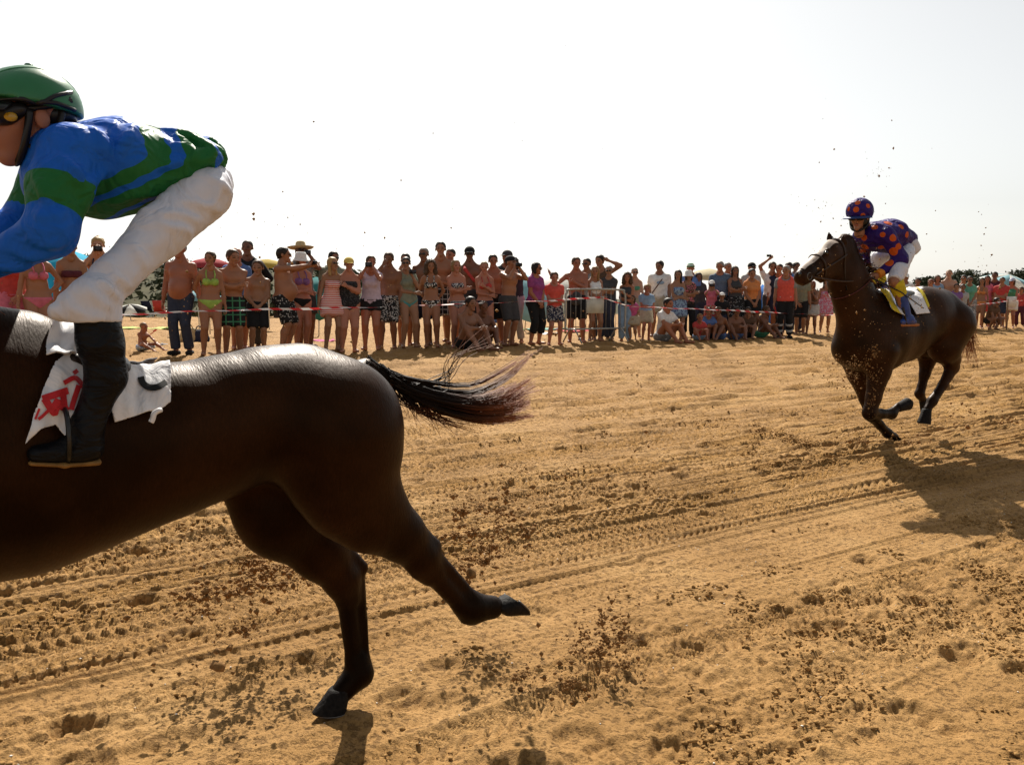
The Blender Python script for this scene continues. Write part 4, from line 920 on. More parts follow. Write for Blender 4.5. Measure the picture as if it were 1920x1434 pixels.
def near_tack():
    R = NH; P = R.p; bv = bvh_of(nhv, nhq)
    t = bpy.data.objects.new('saddle_cloth', None); link(t); t.location = tuple(P(200, 700))
    tag(t, 'white saddle cloth with red lettering and black numeral under the near jockey', 'saddle cloth')
    inv = Matrix.Translation(-t.location)
    def sub(name, V, Q, mat, th=.004):
        return thick(name, V - np.array(t.location), Q, mat, t, th)
    rear = [(196, 702), (232, 697), (318, 690), (320, 705), (318, 758), (300, 771), (270, 778), (208, 794), (190, 740)]
    V, Q = patch(bv, rear, .022, 56, .003, 1); sub('rear_panel', V, Q, LINEN)
    V2 = V.copy(); d = (V2[:, :2] @ ND) - R.vc; V2[:, :2] -= 2 * d[:, None] * ND; sub('rear_panel', V2, Q[:, ::-1], LINEN)
    mid = [(96, 688), (112, 676), (150, 672), (178, 684), (190, 700), (208, 718), (170, 752), (132, 788), (116, 820), (98, 798), (68, 806), (40, 832), (58, 780), (76, 735)]
    V, Q = patch(bv, mid, .034, 56, .004, 2); sub('front_panel', V, Q, LINEN)
    V2 = V.copy(); d = (V2[:, :2] @ ND) - R.vc; V2[:, :2] -= 2 * d[:, None] * ND; sub('front_panel', V2, Q[:, ::-1], LINEN)
    fl = [(92, 592), (140, 586), (142, 630), (146, 672), (112, 682), (78, 680), (84, 630)]
    V, Q = patch(bv, fl, .045, 44, .010, 3); sub('folded_flap', V, Q, LINEN)
    # black numeral (lower curve of a digit) on the rear panel
    K = plain('black_print', (.015, .015, .016), .8, .2, 30); RD = plain('red_print', (.50, .02, .025), .7, .15, 30)
    fb = bvh_of(*patch(bv, rear, .022, 56, .003, 1)); mb_ = bvh_of(*patch(bv, mid, .034, 56, .004, 2))
    def stroke(b, pts, w, mat, name, n=18):
        c = spline([A3(x, y, 0) for x, y in pts], n)[:, :2]; tg = np.gradient(c, axis=0); tg /= np.linalg.norm(tg, axis=1)[:, None]; nn = np.stack([-tg[:, 1], tg[:, 0]], 1); V = []
        ww = np.broadcast_to(np.asarray(w, float), (n,)) if np.ndim(w) else np.full(n, float(w))
        last = None
        for a, m_, hw in zip(c, nn, ww):
            for s in (-1, 0, 1):
                x, y = a + m_ * s * hw; h = b.ray_cast(Vector((0, 0, CAMZ)), Vector(ray(x, y)))
                if h[0] is not None: p_ = np.array(h[0]) - unit(ray(x, y)) * .009; last = p_
                else: p_ = None
                V.append(p_)
        ok = [x is not None for x in V]; Q = [[3 * i + j, 3 * i + j + 1, 3 * i + j + 4, 3 * i + j + 3] for i in range(n - 1) for j in (0, 1)]
        Q = [q for q in Q if all(ok[i] for i in q)]
        V = np.array([x if x is not None else (last if last is not None else A3(0, 0, 0)) for x in V]) - np.array(t.location)
        if Q: mobj(name, V, np.array(Q), mat, t)
    stroke(fb, [(264, 706), (268, 718), (280, 726), (296, 725), (312, 716)], 6, K, 'numeral')
    for pts, w in (([(80, 742), (100, 772), (104, 770)], 7), ([(72, 750), (118, 735), (128, 732)], 6.5), ([(100, 752), (128, 770)], 6.5), ([(118, 735), (122, 768)], 6), ([(120, 718), (140, 708), (152, 718), (156, 726)], 4.5), ([(148, 722), (138, 752), (134, 768)], 5), ([(72, 765), (64, 785)], 4.5), ([(95, 765), (82, 778), (72, 786)], 3), ([(138, 700), (146, 694)], 4), ([(112, 768), (104, 764), (110, 748)], 6)):
        stroke(mb_, pts, w, RD, 'red_lettering', 14)
    # knotted tie at the rear corner, saddle and stirrup
    tie = MB(); off = -np.array(t.location)
    tie.tube(spline([P(302, 768, -.29) + off, P(290, 774, -.30) + off, P(286, 786, -.30) + off, P(283, 792, -.30) + off], 10), .008, 6); tie.build('tie', LINEN, t, True)
    V, Q = solid([R.c((120, 668, 30), (215, 684, 22), .22, .04)], .012)
    s = mobj('saddle', V, Q, plain('saddle_leather', (.02, .013, .01), .4, .2, 30)); tag(s, 'small black racing saddle under the near jockey', 'saddle')
    for d in (-.30, .30):
        MB().tube(spline([P(190, 668, d * .8), P(160, 760, d * 1.02), P(128, 862, d * 1.05)], 12), .012, 6).build('stirrup_leather', plain('saddle_leather', (.02, .013, .01)), s, True)
        th = np.linspace(0, 2 * math.pi, 17); c0 = P(125, 850, d)
        MB().tube([c0 + LAT * .06 * math.cos(a) + UP * (.05 + .075 * math.sin(a)) for a in th], .007, 6).build('stirrup', plain('dark_steel', (.05, .05, .05), .45, .1, 20, 0, .3, 1), s, True)
    # reins to the bit, ahead of the frame
    for s_, W in ((1, P(-85, 532, -.10)), (-1, P(-100, 512, .08))):
        r = MB().tube(spline([W, R.m(-.55, .12 * s_, 1.50), R.m(-1.22, .075 * s_, 1.24)], 14), .008, 6).build('rein', plain('rein_leather', (.04, .02, .012), .6), None, True)
        tag(r, 'dark leather rein in the near jockey\'s ' + ('left' if s_ > 0 else 'right') + ' hand, ahead of the saddle', 'rein')
near_tack()

def right_jockey():
    R = RH; c = R.c; P = R.p; dl = -.28
    tor = [c((1634, 440, 22), (1665, 438, 22), .7, .04), c((1665, 438, 22), (1700, 455, 15), .75, .04), c((1700, 458, 15), (1702, 466, 15), .6), c((1632, 430, 10), (1616, 412, 9), 1, .03)]
    arm = [c((1662, 442, 11, -.16), (1688, 486, 9, -.24), 1), c((1688, 486, 9, -.24), (1648, 514, 7, -.14), 1), c((1630, 446, 11, .18), (1618, 474, 9, .24), 1), c((1618, 474, 8, .24), (1626, 504, 7, .1), 1)]
    leg = []
    for d, kn, an in ((dl, (1676, 528), (1698, 598)), (-dl, (1640, 506), (1655, 575))):
        leg += [c((1702, 468, 15, d * .4), kn + (13, d), 1, .04), c(kn + (11, d), an + (8, d), 1, .03)]
    v, q = solid(inflate(tor + arm + leg, -.016), .02)
    hv, hq, ht = head_mesh(.036); hh = .235; F = head_frame(unit(FWD * 1 + LAT * -.35 + UP * -.12)); hc = P(1610, 409)
    parts = [(v, q), ((hv * hh) @ F.T + hc, hq)]; fs = [np.full(len(v), .5), ht]
    for W, E, s in ((P(1648, 514, -.14), P(1688, 486, -.24), 1), (P(1626, 504, .1), P(1618, 474, .24), -1)):
        a = hand_at(HANDS['grip'], W, E, -UP * .3 + LAT * s, s); parts.append(a); fs.append(np.full(len(a[0]), .5))
    v, q = join(parts); o = mobj('person', v, q, SKINS['tan'], attrs={'face': np.concatenate(fs)})
    tag(o, 'jockey in purple silks and cap with orange spots riding the right horse', 'jockey')
    sh = [c((1634, 442, 25), (1665, 439, 26), .68, .04), c((1665, 439, 26), (1700, 448, 15), .7, .04), c((1640, 455, 16), (1680, 462, 14), .6, .04), c((1662, 440, 15, -.16), (1689, 486, 13, -.24), 1, .03), c((1689, 486, 13, -.24), (1652, 511, 8.5, -.15), 1, .03, cut=1),
          c((1628, 444, 15, .18), (1618, 474, 12, .24), 1, .03), c((1618, 474, 12, .24), (1625, 500, 8.5, .11), 1, .03, cut=1)]
    vv, qq = solid(sh, .0115, noise=wrinkle([(unit(UP + TD[0] * A3(1, 0, 0) * .5), 45), (unit(A3(1, .4, -.6)), 60)], .0035, 3))
    # orange spots: discs sewn on the silks, measured on the cloth
    sp = [(1665, 418, 8, -.1), (1655, 440, 5, -.2), (1675, 446, 7, -.25), (1653, 464, 7, -.1), (1675, 472, 8, -.3), (1667, 492, 8, -.28), (1620, 446, 6, -.05), (1702, 440, 6, -.1), (1640, 426, 6, 0), (1690, 425, 6, .1), (1685, 462, 6, -.2), (1618, 470, 6, .2), (1640, 480, 6, .0)]
    cen = []
    b0 = bvh_of(vv, qq)
    for x, y, r, d in sp:
        h = b0.ray_cast(Vector((0, 0, CAMZ)), Vector(ray(x, y)))
        p = np.array(h[0]) if h[0] is not None else P(x, y, d); cen.append((p, r * p[1] / FPX))
    rs = random.Random(2)
    for i in rs.sample(range(len(vv)), 12):                        # the rest of the garment is spotted too
        if all(np.linalg.norm(vv[i] - p) > r + .07 for p, r in cen) and (vv[i] - P(1660, 440)) @ LAT > 0: cen.append((vv[i], .042))
    b = np.max([r - np.linalg.norm(vv - p, axis=1) for p, r in cen], 0)
    SP = silk('purple_spotted_silk', [(0, (.030, .010, .155)), (.5, (.62, .10, .010))])
    mobj('silk_shirt', vv, qq, SP, o, attrs={'band': np.clip(b * 20 + .5, 0, 1)})
    for a, e in (((1654, 510, 9, -.155), (1646, 515, 8, -.14)), ((1624.5, 498, 9, .115), (1626, 506, 8, .1))):
        vv, qq = solid([c(a, e, 1, .01, cut=1, cuta=1)], .008); mobj('cuff', vv, qq, plain('yellow_red_cuff', (.62, .22, .02), .7, .3, 18), o)
    br = [c((1695, 458, 15), (1699, 467, 15), .55, .04)]
    for d, kn in ((dl, (1677, 527)), (-dl, (1641, 505))): br += [c((1699, 472, 16, d * .4), (kn[0] + 8, kn[1] - 20, 15, d * .9), 1, .03), c((kn[0] + 8, kn[1] - 20, 15, d * .9), kn + (13.5, d), 1, .03, cut=1)]
    vv, qq = solid(br, .013, noise=wrinkle([(unit(A3(.6, .3, .7)), 60)], .003, 6)); mobj('white_breeches', vv, qq, WHITE_B, o)
    BL = plain('blue_boot', (.022, .055, .24), .45, .25, 25, .1); YE = plain('yellow_stocking', (.52, .42, .02), .8, .12, 40, .1)
    for d, kn, an in ((dl, (1682, 532), (1699, 596)), (-dl, (1644, 508), (1656, 572))):
        mid = (kn[0] + 6, kn[1] + 20)
        vv, qq = solid([c((kn[0] - 3, kn[1] - 6, 14, d), (mid[0], mid[1], 12.5, d), 1, .02, cut=1, cuta=1)], .010); mobj('stocking', vv, qq, YE, o)
        vv, qq = solid([c((mid[0], mid[1] - 2, 12, d), (an[0], an[1], 9.5, d), 1, .03, cuta=1), c((an[0] + 4, an[1] + 4, 9, d), (an[0] - 10, an[1] + 8, 6, d), .9, .03), c((an[0] + 4, an[1] + 2, 9, d), (an[0] + 13, an[1] + 8, 6, d), .9, .03)], .011)
        bo = mobj('boot', vv, qq, BL, o)
        vv, qq = solid([c((an[0] - 12, an[1] + 14, 3.2, d), (an[0] + 18, an[1] + 13, 3.2, d), .4, .01)], .008); mobj('sole', vv, qq, plain('orange_sole', (.36, .13, .04), .7, .2, 30), bo)
    hcz = P(1612, 396); pa, pb = P(1570, 406), P(1645, 412); nrm = unit(np.cross(LAT, pb - pa)); nrm = nrm if nrm[2] < 0 else -nrm
    vv, qq = solid([ell(hcz, (.128, .138, .128), F)], .009, cuts=[lambda X, Y, Z: (X - pa[0]) * nrm[0] + (Y - pa[1]) * nrm[1] + (Z - pa[2]) * nrm[2]])
    cen = [(onv(1608, 380, 5.02), .026), (onv(1605, 392, 5.0), .028), (onv(1629, 386, 5.02), .022), (onv(1592, 390, 5.1), .022), (onv(1614, 374, 5.12), .024)]
    hb = bvh_of(vv, qq); cc = []
    for x, y, r in ((1608, 380, 5.2), (1605, 393, 5.5), (1628, 386, 4.6), (1591, 392, 4), (1618, 404, 4.5)):
        h = hb.ray_cast(Vector((0, 0, CAMZ)), Vector(ray(x, y))); 
        if h[0] is not None: cc.append((np.array(h[0]), r * h[0][1] / FPX))
    cc += [(hcz + unit(LAT + UP * .4) * .128, .03), (hcz + unit(-FWD + LAT * .3 + UP * .3) * .13, .03)]
    b = np.max([r - np.linalg.norm(vv - p, axis=1) for p, r in cc], 0)
    hel = mobj('helmet', vv, qq, SP, o, attrs={'band': np.clip(b * 20 + .5, 0, 1)})
    pk = []
    for a in np.linspace(-1.1, 1.1, 13):
        d = -F[:, 1] * math.cos(a) + F[:, 0] * math.sin(a) * .9; pk.append([hcz + d * .125 - UP * .045, hcz + d * .175 - UP * .066])
    thick('peak', np.array(pk).reshape(-1, 3), np.array([[2 * i, 2 * i + 1, 2 * i + 3, 2 * i + 2] for i in range(12)]), plain('blue_peak', (.015, .04, .15), .5), hel, .006)
    gc = hc + F @ (A3(0, -.33, .04) * hh)
    vv, qq = solid([cap(gc + F @ A3(-.05, .005, 0), gc + F @ A3(.05, .005, 0), .032, .032, .01), cap(gc + F @ A3(-.055, .01, 0), gc + F @ A3(-.08, .07, .006), .028, .018, .01), cap(gc + F @ A3(.055, .01, 0), gc + F @ A3(.08, .07, .006), .028, .018, .01)], .008)
    mobj('goggles', vv, qq, BLACKM, o)
    hs = MB()
    for s in (-1, 1): hs.tube(spline([hc + F @ A3(.085 * s, .03, .0), hc + F @ A3(.08 * s, .02, -.06), hc + F @ A3(.05 * s, -.03, -.105), hc + F @ A3(0, -.05, -.122)], 12), .012, 6)
    hs.build('chin_harness', BLACKM, o, True)
    vv, qq = solid([cap(hc + F @ A3(0, .05, -.03), hc + F @ A3(0, .06, -.05), .09, .085, .02)], .012); mobj('helmet_lining', vv, qq, BLACKM, hel)
    # tack
    bv = bvh_of(rhv, rhq); t = bpy.data.objects.new('saddle_cloth', None); link(t); t.location = tuple(P(1690, 570))
    tag(t, 'white saddle cloth with yellow edging on the right horse', 'saddle cloth'); L0 = np.array(t.location)
    YB = plain('yellow_edging', (.60, .48, .03), .8, .1, 30)
    for nm, poly, mt, off in (('front_panel', [(1634, 527), (1652, 530), (1684, 560), (1690, 594), (1668, 582), (1655, 556)], LINEN, .03), ('rear_panel', [(1698, 540), (1712, 545), (1730, 562), (1740, 588), (1713, 592), (1700, 568)], LINEN, .03),
                              ('front_edging', [(1630, 526), (1637, 527), (1662, 553), (1684, 592), (1670, 584), (1652, 556)], YB, .036), ('rear_edging', [(1718, 545), (1729, 552), (1739, 576), (1737, 580), (1726, 560)], YB, .036)):
        V, Q = patch(bv, poly, off, 34, .004, 4); thick(nm, V - L0, Q, mt, t, .005)
        V2 = V.copy(); d = (V2[:, :2] @ ND) - R.vc; V2[:, :2] -= 2 * d[:, None] * ND; thick(nm, V2 - L0, Q[:, ::-1], mt, t, .005)
    V, Q = solid([cap(R.m(RUC + .35, 0, RG + 1.55), R.m(RUC + .8, 0, RG + 1.56), .07, .04, .03, LAT, .4)], .014); s = mobj('saddle', V, Q, plain('saddle_leather', (.02, .013, .01))); tag(s, 'small dark racing saddle beneath the purple jockey', 'saddle')
    for d in (dl, -dl):
        MB().tube(spline([P(1690, 552, d * .9), P(1694, 580, d * 1.1), P(1700, 610, d * 1.1)], 8), .012, 6).build('stirrup_leather', plain('saddle_leather', (.02, .013, .01)), s, True)
    wp = MB().tube([P(1636, 522, -.2), P(1690, 548, -.34), P(1732, 578, -.38)], [.008, .006, .005], 6).build('riding_whip', BLACKM, None, True); tag(wp, 'thin black riding whip in the purple jockey\'s hand', 'whip')
    for s_, W in ((1, P(1640, 520, -.13)), (-1, P(1627, 512, .09))):
        r = MB().tube(spline([W, P(1585, 528, -.12 * s_), P(1518, 518, -.09 * s_)], 16), .009, 6).build('rein', plain('rein_leather', (.04, .02, .012), .6), None, True)
        tag(r, 'leather rein from the right horse\'s bit to the jockey\'s ' + ('left' if s_ > 0 else 'right') + ' hand', 'rein')
right_jockey()
# ------------------------------------------------------------------ spectators
def ik(a, c, l1, l2, hint):
    a, c = np.asarray(a, float), np.asarray(c, float); d = c - a; L = np.linalg.norm(d); dh = d / (L + 1e-9); L = min(L, (l1 + l2) * .998); c = a + dh * L
    al = (l1 * l1 - l2 * l2 + L * L) / (2 * L + 1e-9); hg = math.sqrt(max(l1 * l1 - al * al, 1e-6)); h = np.asarray(hint, float); h = unit(h - dh * (h @ dh)); return a + dh * al + h * hg, c
# wrist targets for the left-of-picture arm, in heights (x outwards, y back, z above the ground) and elbow hint
ARMS = {'down': ((.145, -.02, .47), (.3, .9, 0)), 'hip': ((.085, -.015, .565), (1, .3, 0)), 'cross': ((-.06, -.10, .665), (.6, -.1, -1)), 'crosslow': ((-.045, -.095, .60), (.7, 0, -1)),
        'cam': ((.03, -.135, .875), (.7, 0, -1)), 'chin': ((.01, -.12, .80), (.5, 0, -1)), 'head': ((.10, -.03, .93), (1, -.1, .1)), 'up': ((.07, -.07, 1.03), (1, -.1, -.1)),
        'front': ((.03, -.10, .52), (.8, .4, -.2)), 'point': ((-.06, -.33, .83), (.4, 0, -1)), 'back': ((.05, .09, .53), (1, .3, 0)), 'out': ((.30, -.12, .79), (.2, .2, -1)), 'chest': ((-.02, -.11, .70), (.7, 0, -1)), 'side': ((.165, .01, .46), (.3, .9, 0)),
        'knee': ((.02, -.26, .22), (.7, 0, -.6)), 'lap': ((.06, -.2, .10), (.8, .3, 0)), 'reach': ((.07, -.34, .12), (.6, .2, 0)), 'prop': ((.16, .16, .02), (.3, 1, 0))}
class J: pass
def pose(H, fem=0, arms=('down', 'down'), g=1., belly=0, child=0, sit=None, lean=0, hy=0, hp=0, stance=.05, shift=0, roll=0):
    j = J(); j.H = H; j.g = g; j.fem = fem; j.belly = belly; j.child = child
    hipz = .52 - .02 * child; L = lambda *a: A3(*a) * H
    if sit == 'ground': j.pel = L(0, .0, .075); j.R = rotx(math.radians(12))
    elif sit == 'squat': j.pel = L(0, .03, .19); j.R = rotx(math.radians(22))
    elif sit == 'toddler': j.pel = L(0, 0, .085); j.R = rotx(math.radians(8))
    else: j.pel = L(shift, 0, hipz); j.R = rotx(math.radians(lean)) @ roty(math.radians(roll))
    tp = lambda x, y, z: j.pel + j.R @ (A3(x, y, z) * H)
    j.tp = tp; j.sh = (.104 if not fem else .087) * (1 + .35 * (g - 1)); kid = 1 - .06 * child
    zs = .284 * kid; j.zs = zs
    j.S = [tp(-j.sh, .008, zs - .012), tp(j.sh, .008, zs - .012)]
    j.E, j.W, j.up = [], [], []
    for i, s in enumerate((-1, 1)):
        t, h = ARMS[arms[i]]
        if sit: T = L(s * t[0], t[1], t[2])
        else: T = j.pel + j.R @ (A3(s * t[0] - shift, t[1], (t[2] - .52) * (kid if t[2] > .6 else 1)) * H)
        e, w = ik(j.S[i], T, .168 * H, .148 * H, A3(s * h[0], h[1], h[2])); j.E.append(e); j.W.append(w)
        j.up.append(A3(-s, -.1, 0) if arms[i] in ('down', 'side', 'hip', 'back', 'out') else A3(0, 1, -.2) if arms[i] in ('cam', 'up', 'head') else A3(0, 1, .1))
    j.hip = [j.pel + j.R @ L(-.05, 0, -.01), j.pel + j.R @ L(.05, 0, -.01)]; j.K, j.A, j.toe = [], [], []
    for i, s in enumerate((-1, 1)):
        if sit == 'ground': T = L(s * .07, -.30 - .03 * i, .035); h = A3(s * .35, -.2, 1)
        elif sit == 'toddler': T = L(s * .13, -.40, .04); h = A3(s * .6, 0, .6)
        elif sit == 'squat': T = L(s * .08, -.05, .04); h = A3(s * .3, -1, .4)
        else: T = L(s * stance, .01 * s, .04); h = A3(0, -1, 0)
        k, a = ik(j.hip[i], T, .245 * H, .245 * H, h); j.K.append(k); j.A.append(a); j.toe.append(a + L(s * .02, -.095, -.018))
    j.hh = H * (.150 + .035 * child) * (.98 if fem else 1); j.hc = tp(0, -.012, .48 - (0 if not child else .004)) - j.R @ A3(0, 0, j.hh * .5)
    j.Rh = rotz(hy) @ rotx(hp)
    return j
def torso_prims(j, e=0):
    H, g, tp, X = j.H, j.g, j.tp, j.R[:, 0]; f = j.fem; zs = j.zs
    ws, cs = (.052, .056) if f else (.058, .064)
    p = [cap(tp(-.040, .0, .0), tp(.040, 0, 0), (.062 if f else .056) * H * g, k=.03 * H), cap(tp(0, 0, .02), tp(0, 0, .10), .056 * H * g, ws * H * g, .04 * H, X, .74), cap(tp(0, .004, .12), tp(0, .008, zs - .075), ws * H * g, cs * H * g, .04 * H, X, .72),
         cap(tp(-j.sh * .82, .008, zs - .022), tp(j.sh * .82, .008, zs - .022), .030 * H, k=.035 * H), cap(tp(-.04, .036, -.012), tp(.04, .036, -.012), .05 * H * g, k=.03 * H), cap(tp(-.075, .014, zs - .008), tp(0, .014, zs + .055), .022 * H, .032 * H, .03 * H), cap(tp(.075, .014, zs - .008), tp(0, .014, zs + .055), .022 * H, .032 * H, .03 * H)]
    if j.belly: p.append(sph(tp(0, -.03 - .022 * j.belly, .075), (.05 + .028 * j.belly) * H, .06 * H))
    if f and not j.child: p += [sph(tp(-.038, -.056, .19), .034 * H * g, .02 * H), sph(tp(.038, -.056, .19), .034 * H * g, .02 * H)]
    else: p.append(cap(tp(-.045, -.03, .21), tp(.045, -.03, .21), .036 * H, k=.04 * H))
    return inflate(p, e) if e else p
def neck_prims(j): return [cap(j.tp(0, .012, j.zs), j.hc + j.Rh @ A3(0, .08, -.28) * j.hh, (.036 if not j.fem else .030) * j.H, (.033 if not j.fem else .027) * j.H, .02)]
def arm_prims(j, i, e=0, frac=9):
    H, g = j.H, .5 + .5 * j.g; a = 1. if not j.fem else .86
    r = [x * H * g * a for x in (.031, .0245, .025, .0165)]
    p = [cap(j.S[i], j.E[i], r[0] + e, r[1] + e, .02), cap(j.E[i], j.E[i] + (j.W[i] - j.E[i]) * .4, r[1] + e, r[2] + e, .015), cap(j.E[i] + (j.W[i] - j.E[i]) * .4, j.W[i], r[2] + e, r[3] + e, .015)]
    if frac < 1: return [cap(j.S[i], j.S[i] + (j.E[i] - j.S[i]) * frac, r[0] + e, r[0] + (r[1] - r[0]) * frac + e * 1.3, .02, cut=1)]
    return p if frac > 2 else p[:2] + [cap(j.E[i] + (j.W[i] - j.E[i]) * .4, j.W[i], r[2] + e, r[3] + e, .015, cut=1)]
def leg_prims(j, i, e=0, frac=9, flare=0):
    H, g = j.H, .35 + .65 * j.g; f = 1.08 if j.fem else 1
    h, k, a = j.hip[i], j.K[i], j.A[i]; r = [x * H * g * f for x in (.055, .044, .034)]
    if frac <= 1: b = h + (k - h) * frac; return [cap(h, b, r[0] + e, r[0] + (r[2] - r[0]) * frac + e + flare, .03, cut=1)]
    m = h + (k - h) * .5; bk = unit(np.cross(k - h, A3(1, 0, 0)) if abs((k - h)[0]) < 9 else A3(0, 1, 0)); c = k + (a - k) * .32
    d = unit(a - k); back = A3(0, 1, 0) - d * d[1]; c = c + unit(back) * .012 * H
    if frac <= 2: b = k + (a - k) * (frac - 1); return [cap(h, k, r[0] + e, r[2] + e, .03), cap(k, b, r[2] + e, .034 * H + e + flare, .03, cut=1)]
    return [cap(h, m, r[0] + e, r[1] + e, .03), cap(m, k, r[1] + e, r[2] + e, .02), cap(k, c, r[2] * .93 + e, .036 * H * g + e, .02), cap(c, a, .035 * H * g + e, .022 * H + e, .02)]
def foot_prims(j, i, e=0):
    a, t = j.A[i], j.toe[i]; H = j.H; return [cap(a + A3(0, .022, -.022) * H, t, .021 * H + e, .016 * H + e, .015, A3(1, 0, 0), .8)]
def plane(o, n): o = np.asarray(o, float); n = unit(n); return lambda X, Y, Z: (X - o[0]) * n[0] + (Y - o[1]) * n[1] + (Z - o[2]) * n[2]
def tcut(j, z, up=1): return plane(j.tp(0, 0, z), j.R[:, 2] * up)     # removes what lies above (up=1) or below (-1)
def garment(kind, j, h):
    H = j.H; Z = j.R[:, 2]; X = j.R[:, 0]
    if kind in ('tee', 'polo', 'tank', 'blouse', 'longshirt', 'vest'):
        e = .014 if kind != 'vest' else .026
        p = torso_prims(j, e); fr = {'tee': .62, 'polo': .66, 'blouse': .35, 'longshirt': 1.5, 'tank': 0, 'vest': 0}[kind]
        if fr:
            for i in (0, 1): p += arm_prims(j, i, .014, fr)
        p.append(sph(j.tp(0, -.02, j.zs + .062 - (.02 if kind in ('tank', 'blouse', 'vest') else 0)), .058 * H, .005, sub=1))
        if kind == 'tank': p += [sph(j.tp(s * (j.sh + .012), .01, j.zs + .0), .052 * H, .01, sub=1) for s in (-1, 1)]
        cuts = [tcut(j, -.045 if kind != 'vest' else -.01, -1)]
        return solid(p, h, cuts)
    if kind == 'bandeau': return solid(torso_prims(j, .008), h, [tcut(j, .218), tcut(j, .158, -1)])
    if kind == 'bikini_top':
        p = [sph(j.tp(s * .038, -.058, .19), .037 * H * j.g, .005) for s in (-1, 1)]
        v1 = solid(p, h * .7, [tcut(j, .222)]); v2 = solid(torso_prims(j, .006), h * .7, [tcut(j, .175), tcut(j, .160, -1)])
        st = MB()
        for s in (-1, 1): st.tube(spline([j.tp(s * .036, -.09, .215), j.tp(s * .04, -.05, .27), j.tp(s * .028, .02, .325)], 6), .006 * H, 4)
        a, f = st.arrays(); t = f[1]; f = np.concatenate([f[0], np.concatenate([t, t[:, 2:]], 1)])
        return join([v1, v2, (a, f)])
    if kind == 'bikini_bottom':
        p = inflate(torso_prims(j)[:2] + torso_prims(j)[4:5], .007)
        for i in (0, 1): p += leg_prims(j, i, .007, .3)
        o = j.tp(0, 0, -.068); return solid(p, h * .8, [tcut(j, .022), lambda X_, Y_, Z_: np.abs((X_ - o[0]) * X[0] + (Y_ - o[1]) * X[1] + (Z_ - o[2]) * X[2]) * .82 - .012 * H - ((X_ - o[0]) * Z[0] + (Y_ - o[1]) * Z[1] + (Z_ - o[2]) * Z[2])])
    if kind == 'swimsuit':
        p = torso_prims(j, .008)
        for i in (0, 1): p += leg_prims(j, i, .008, .3)
        o = j.tp(0, 0, -.07); return solid(p, h, [tcut(j, .235), lambda X_, Y_, Z_: np.abs((X_ - o[0]) * X[0] + (Y_ - o[1]) * X[1] + (Z_ - o[2]) * X[2]) * .8 - .012 * H - ((X_ - o[0]) * Z[0] + (Y_ - o[1]) * Z[1] + (Z_ - o[2]) * Z[2])])
    if kind in ('shorts', 'long_shorts', 'short_shorts', 'capris', 'trousers'):
        fr = {'shorts': .8, 'long_shorts': .97, 'short_shorts': .42, 'capris': 1.55, 'trousers': 1.93}[kind]; fl = {'shorts': .022, 'long_shorts': .022, 'short_shorts': .006, 'capris': .012, 'trousers': .006}[kind]
        tp_ = torso_prims(j); p = inflate([tp_[0], tp_[1], tp_[4]] + ([] if not j.belly else []), .014)
        for i in (0, 1): p += [x[:5] + (.012,) + x[6:] for x in leg_prims(j, i, .013 if fr > 1 else .016, fr, fl)]
        return solid(p, h, [plane(j.tp(0, -.0, .045 - (.012 * j.belly)), Z + j.R[:, 1] * (-.28 * (j.belly > 0)) * -1)])
    if kind in ('skirt', 'dress', 'minidress', 'longskirt'):
        fr = {'skirt': .62, 'dress': .75, 'minidress': .55, 'longskirt': 1.3}[kind]
        p = inflate(torso_prims(j)[:2] + torso_prims(j)[4:5], .012) if 'skirt' in kind else torso_prims(j, .012)
        for i in (0, 1): p += [x[:5] + (.09,) + x[6:] for x in leg_prims(j, i, .028, fr, .03)]
        if not j.child or 1:
            m0 = (j.hip[0] + j.hip[1]) / 2; m1 = (j.K[0] + j.K[1]) / 2; p.append(cap(m0, m0 + (m1 - m0) * min(fr, 1), .07 * H, .085 * H, .05, X, .72, cut=1))
        return solid(p, h, [tcut(j, .24 if 'dress' in kind else .05)])
    if kind == 'jacket_tails': return None
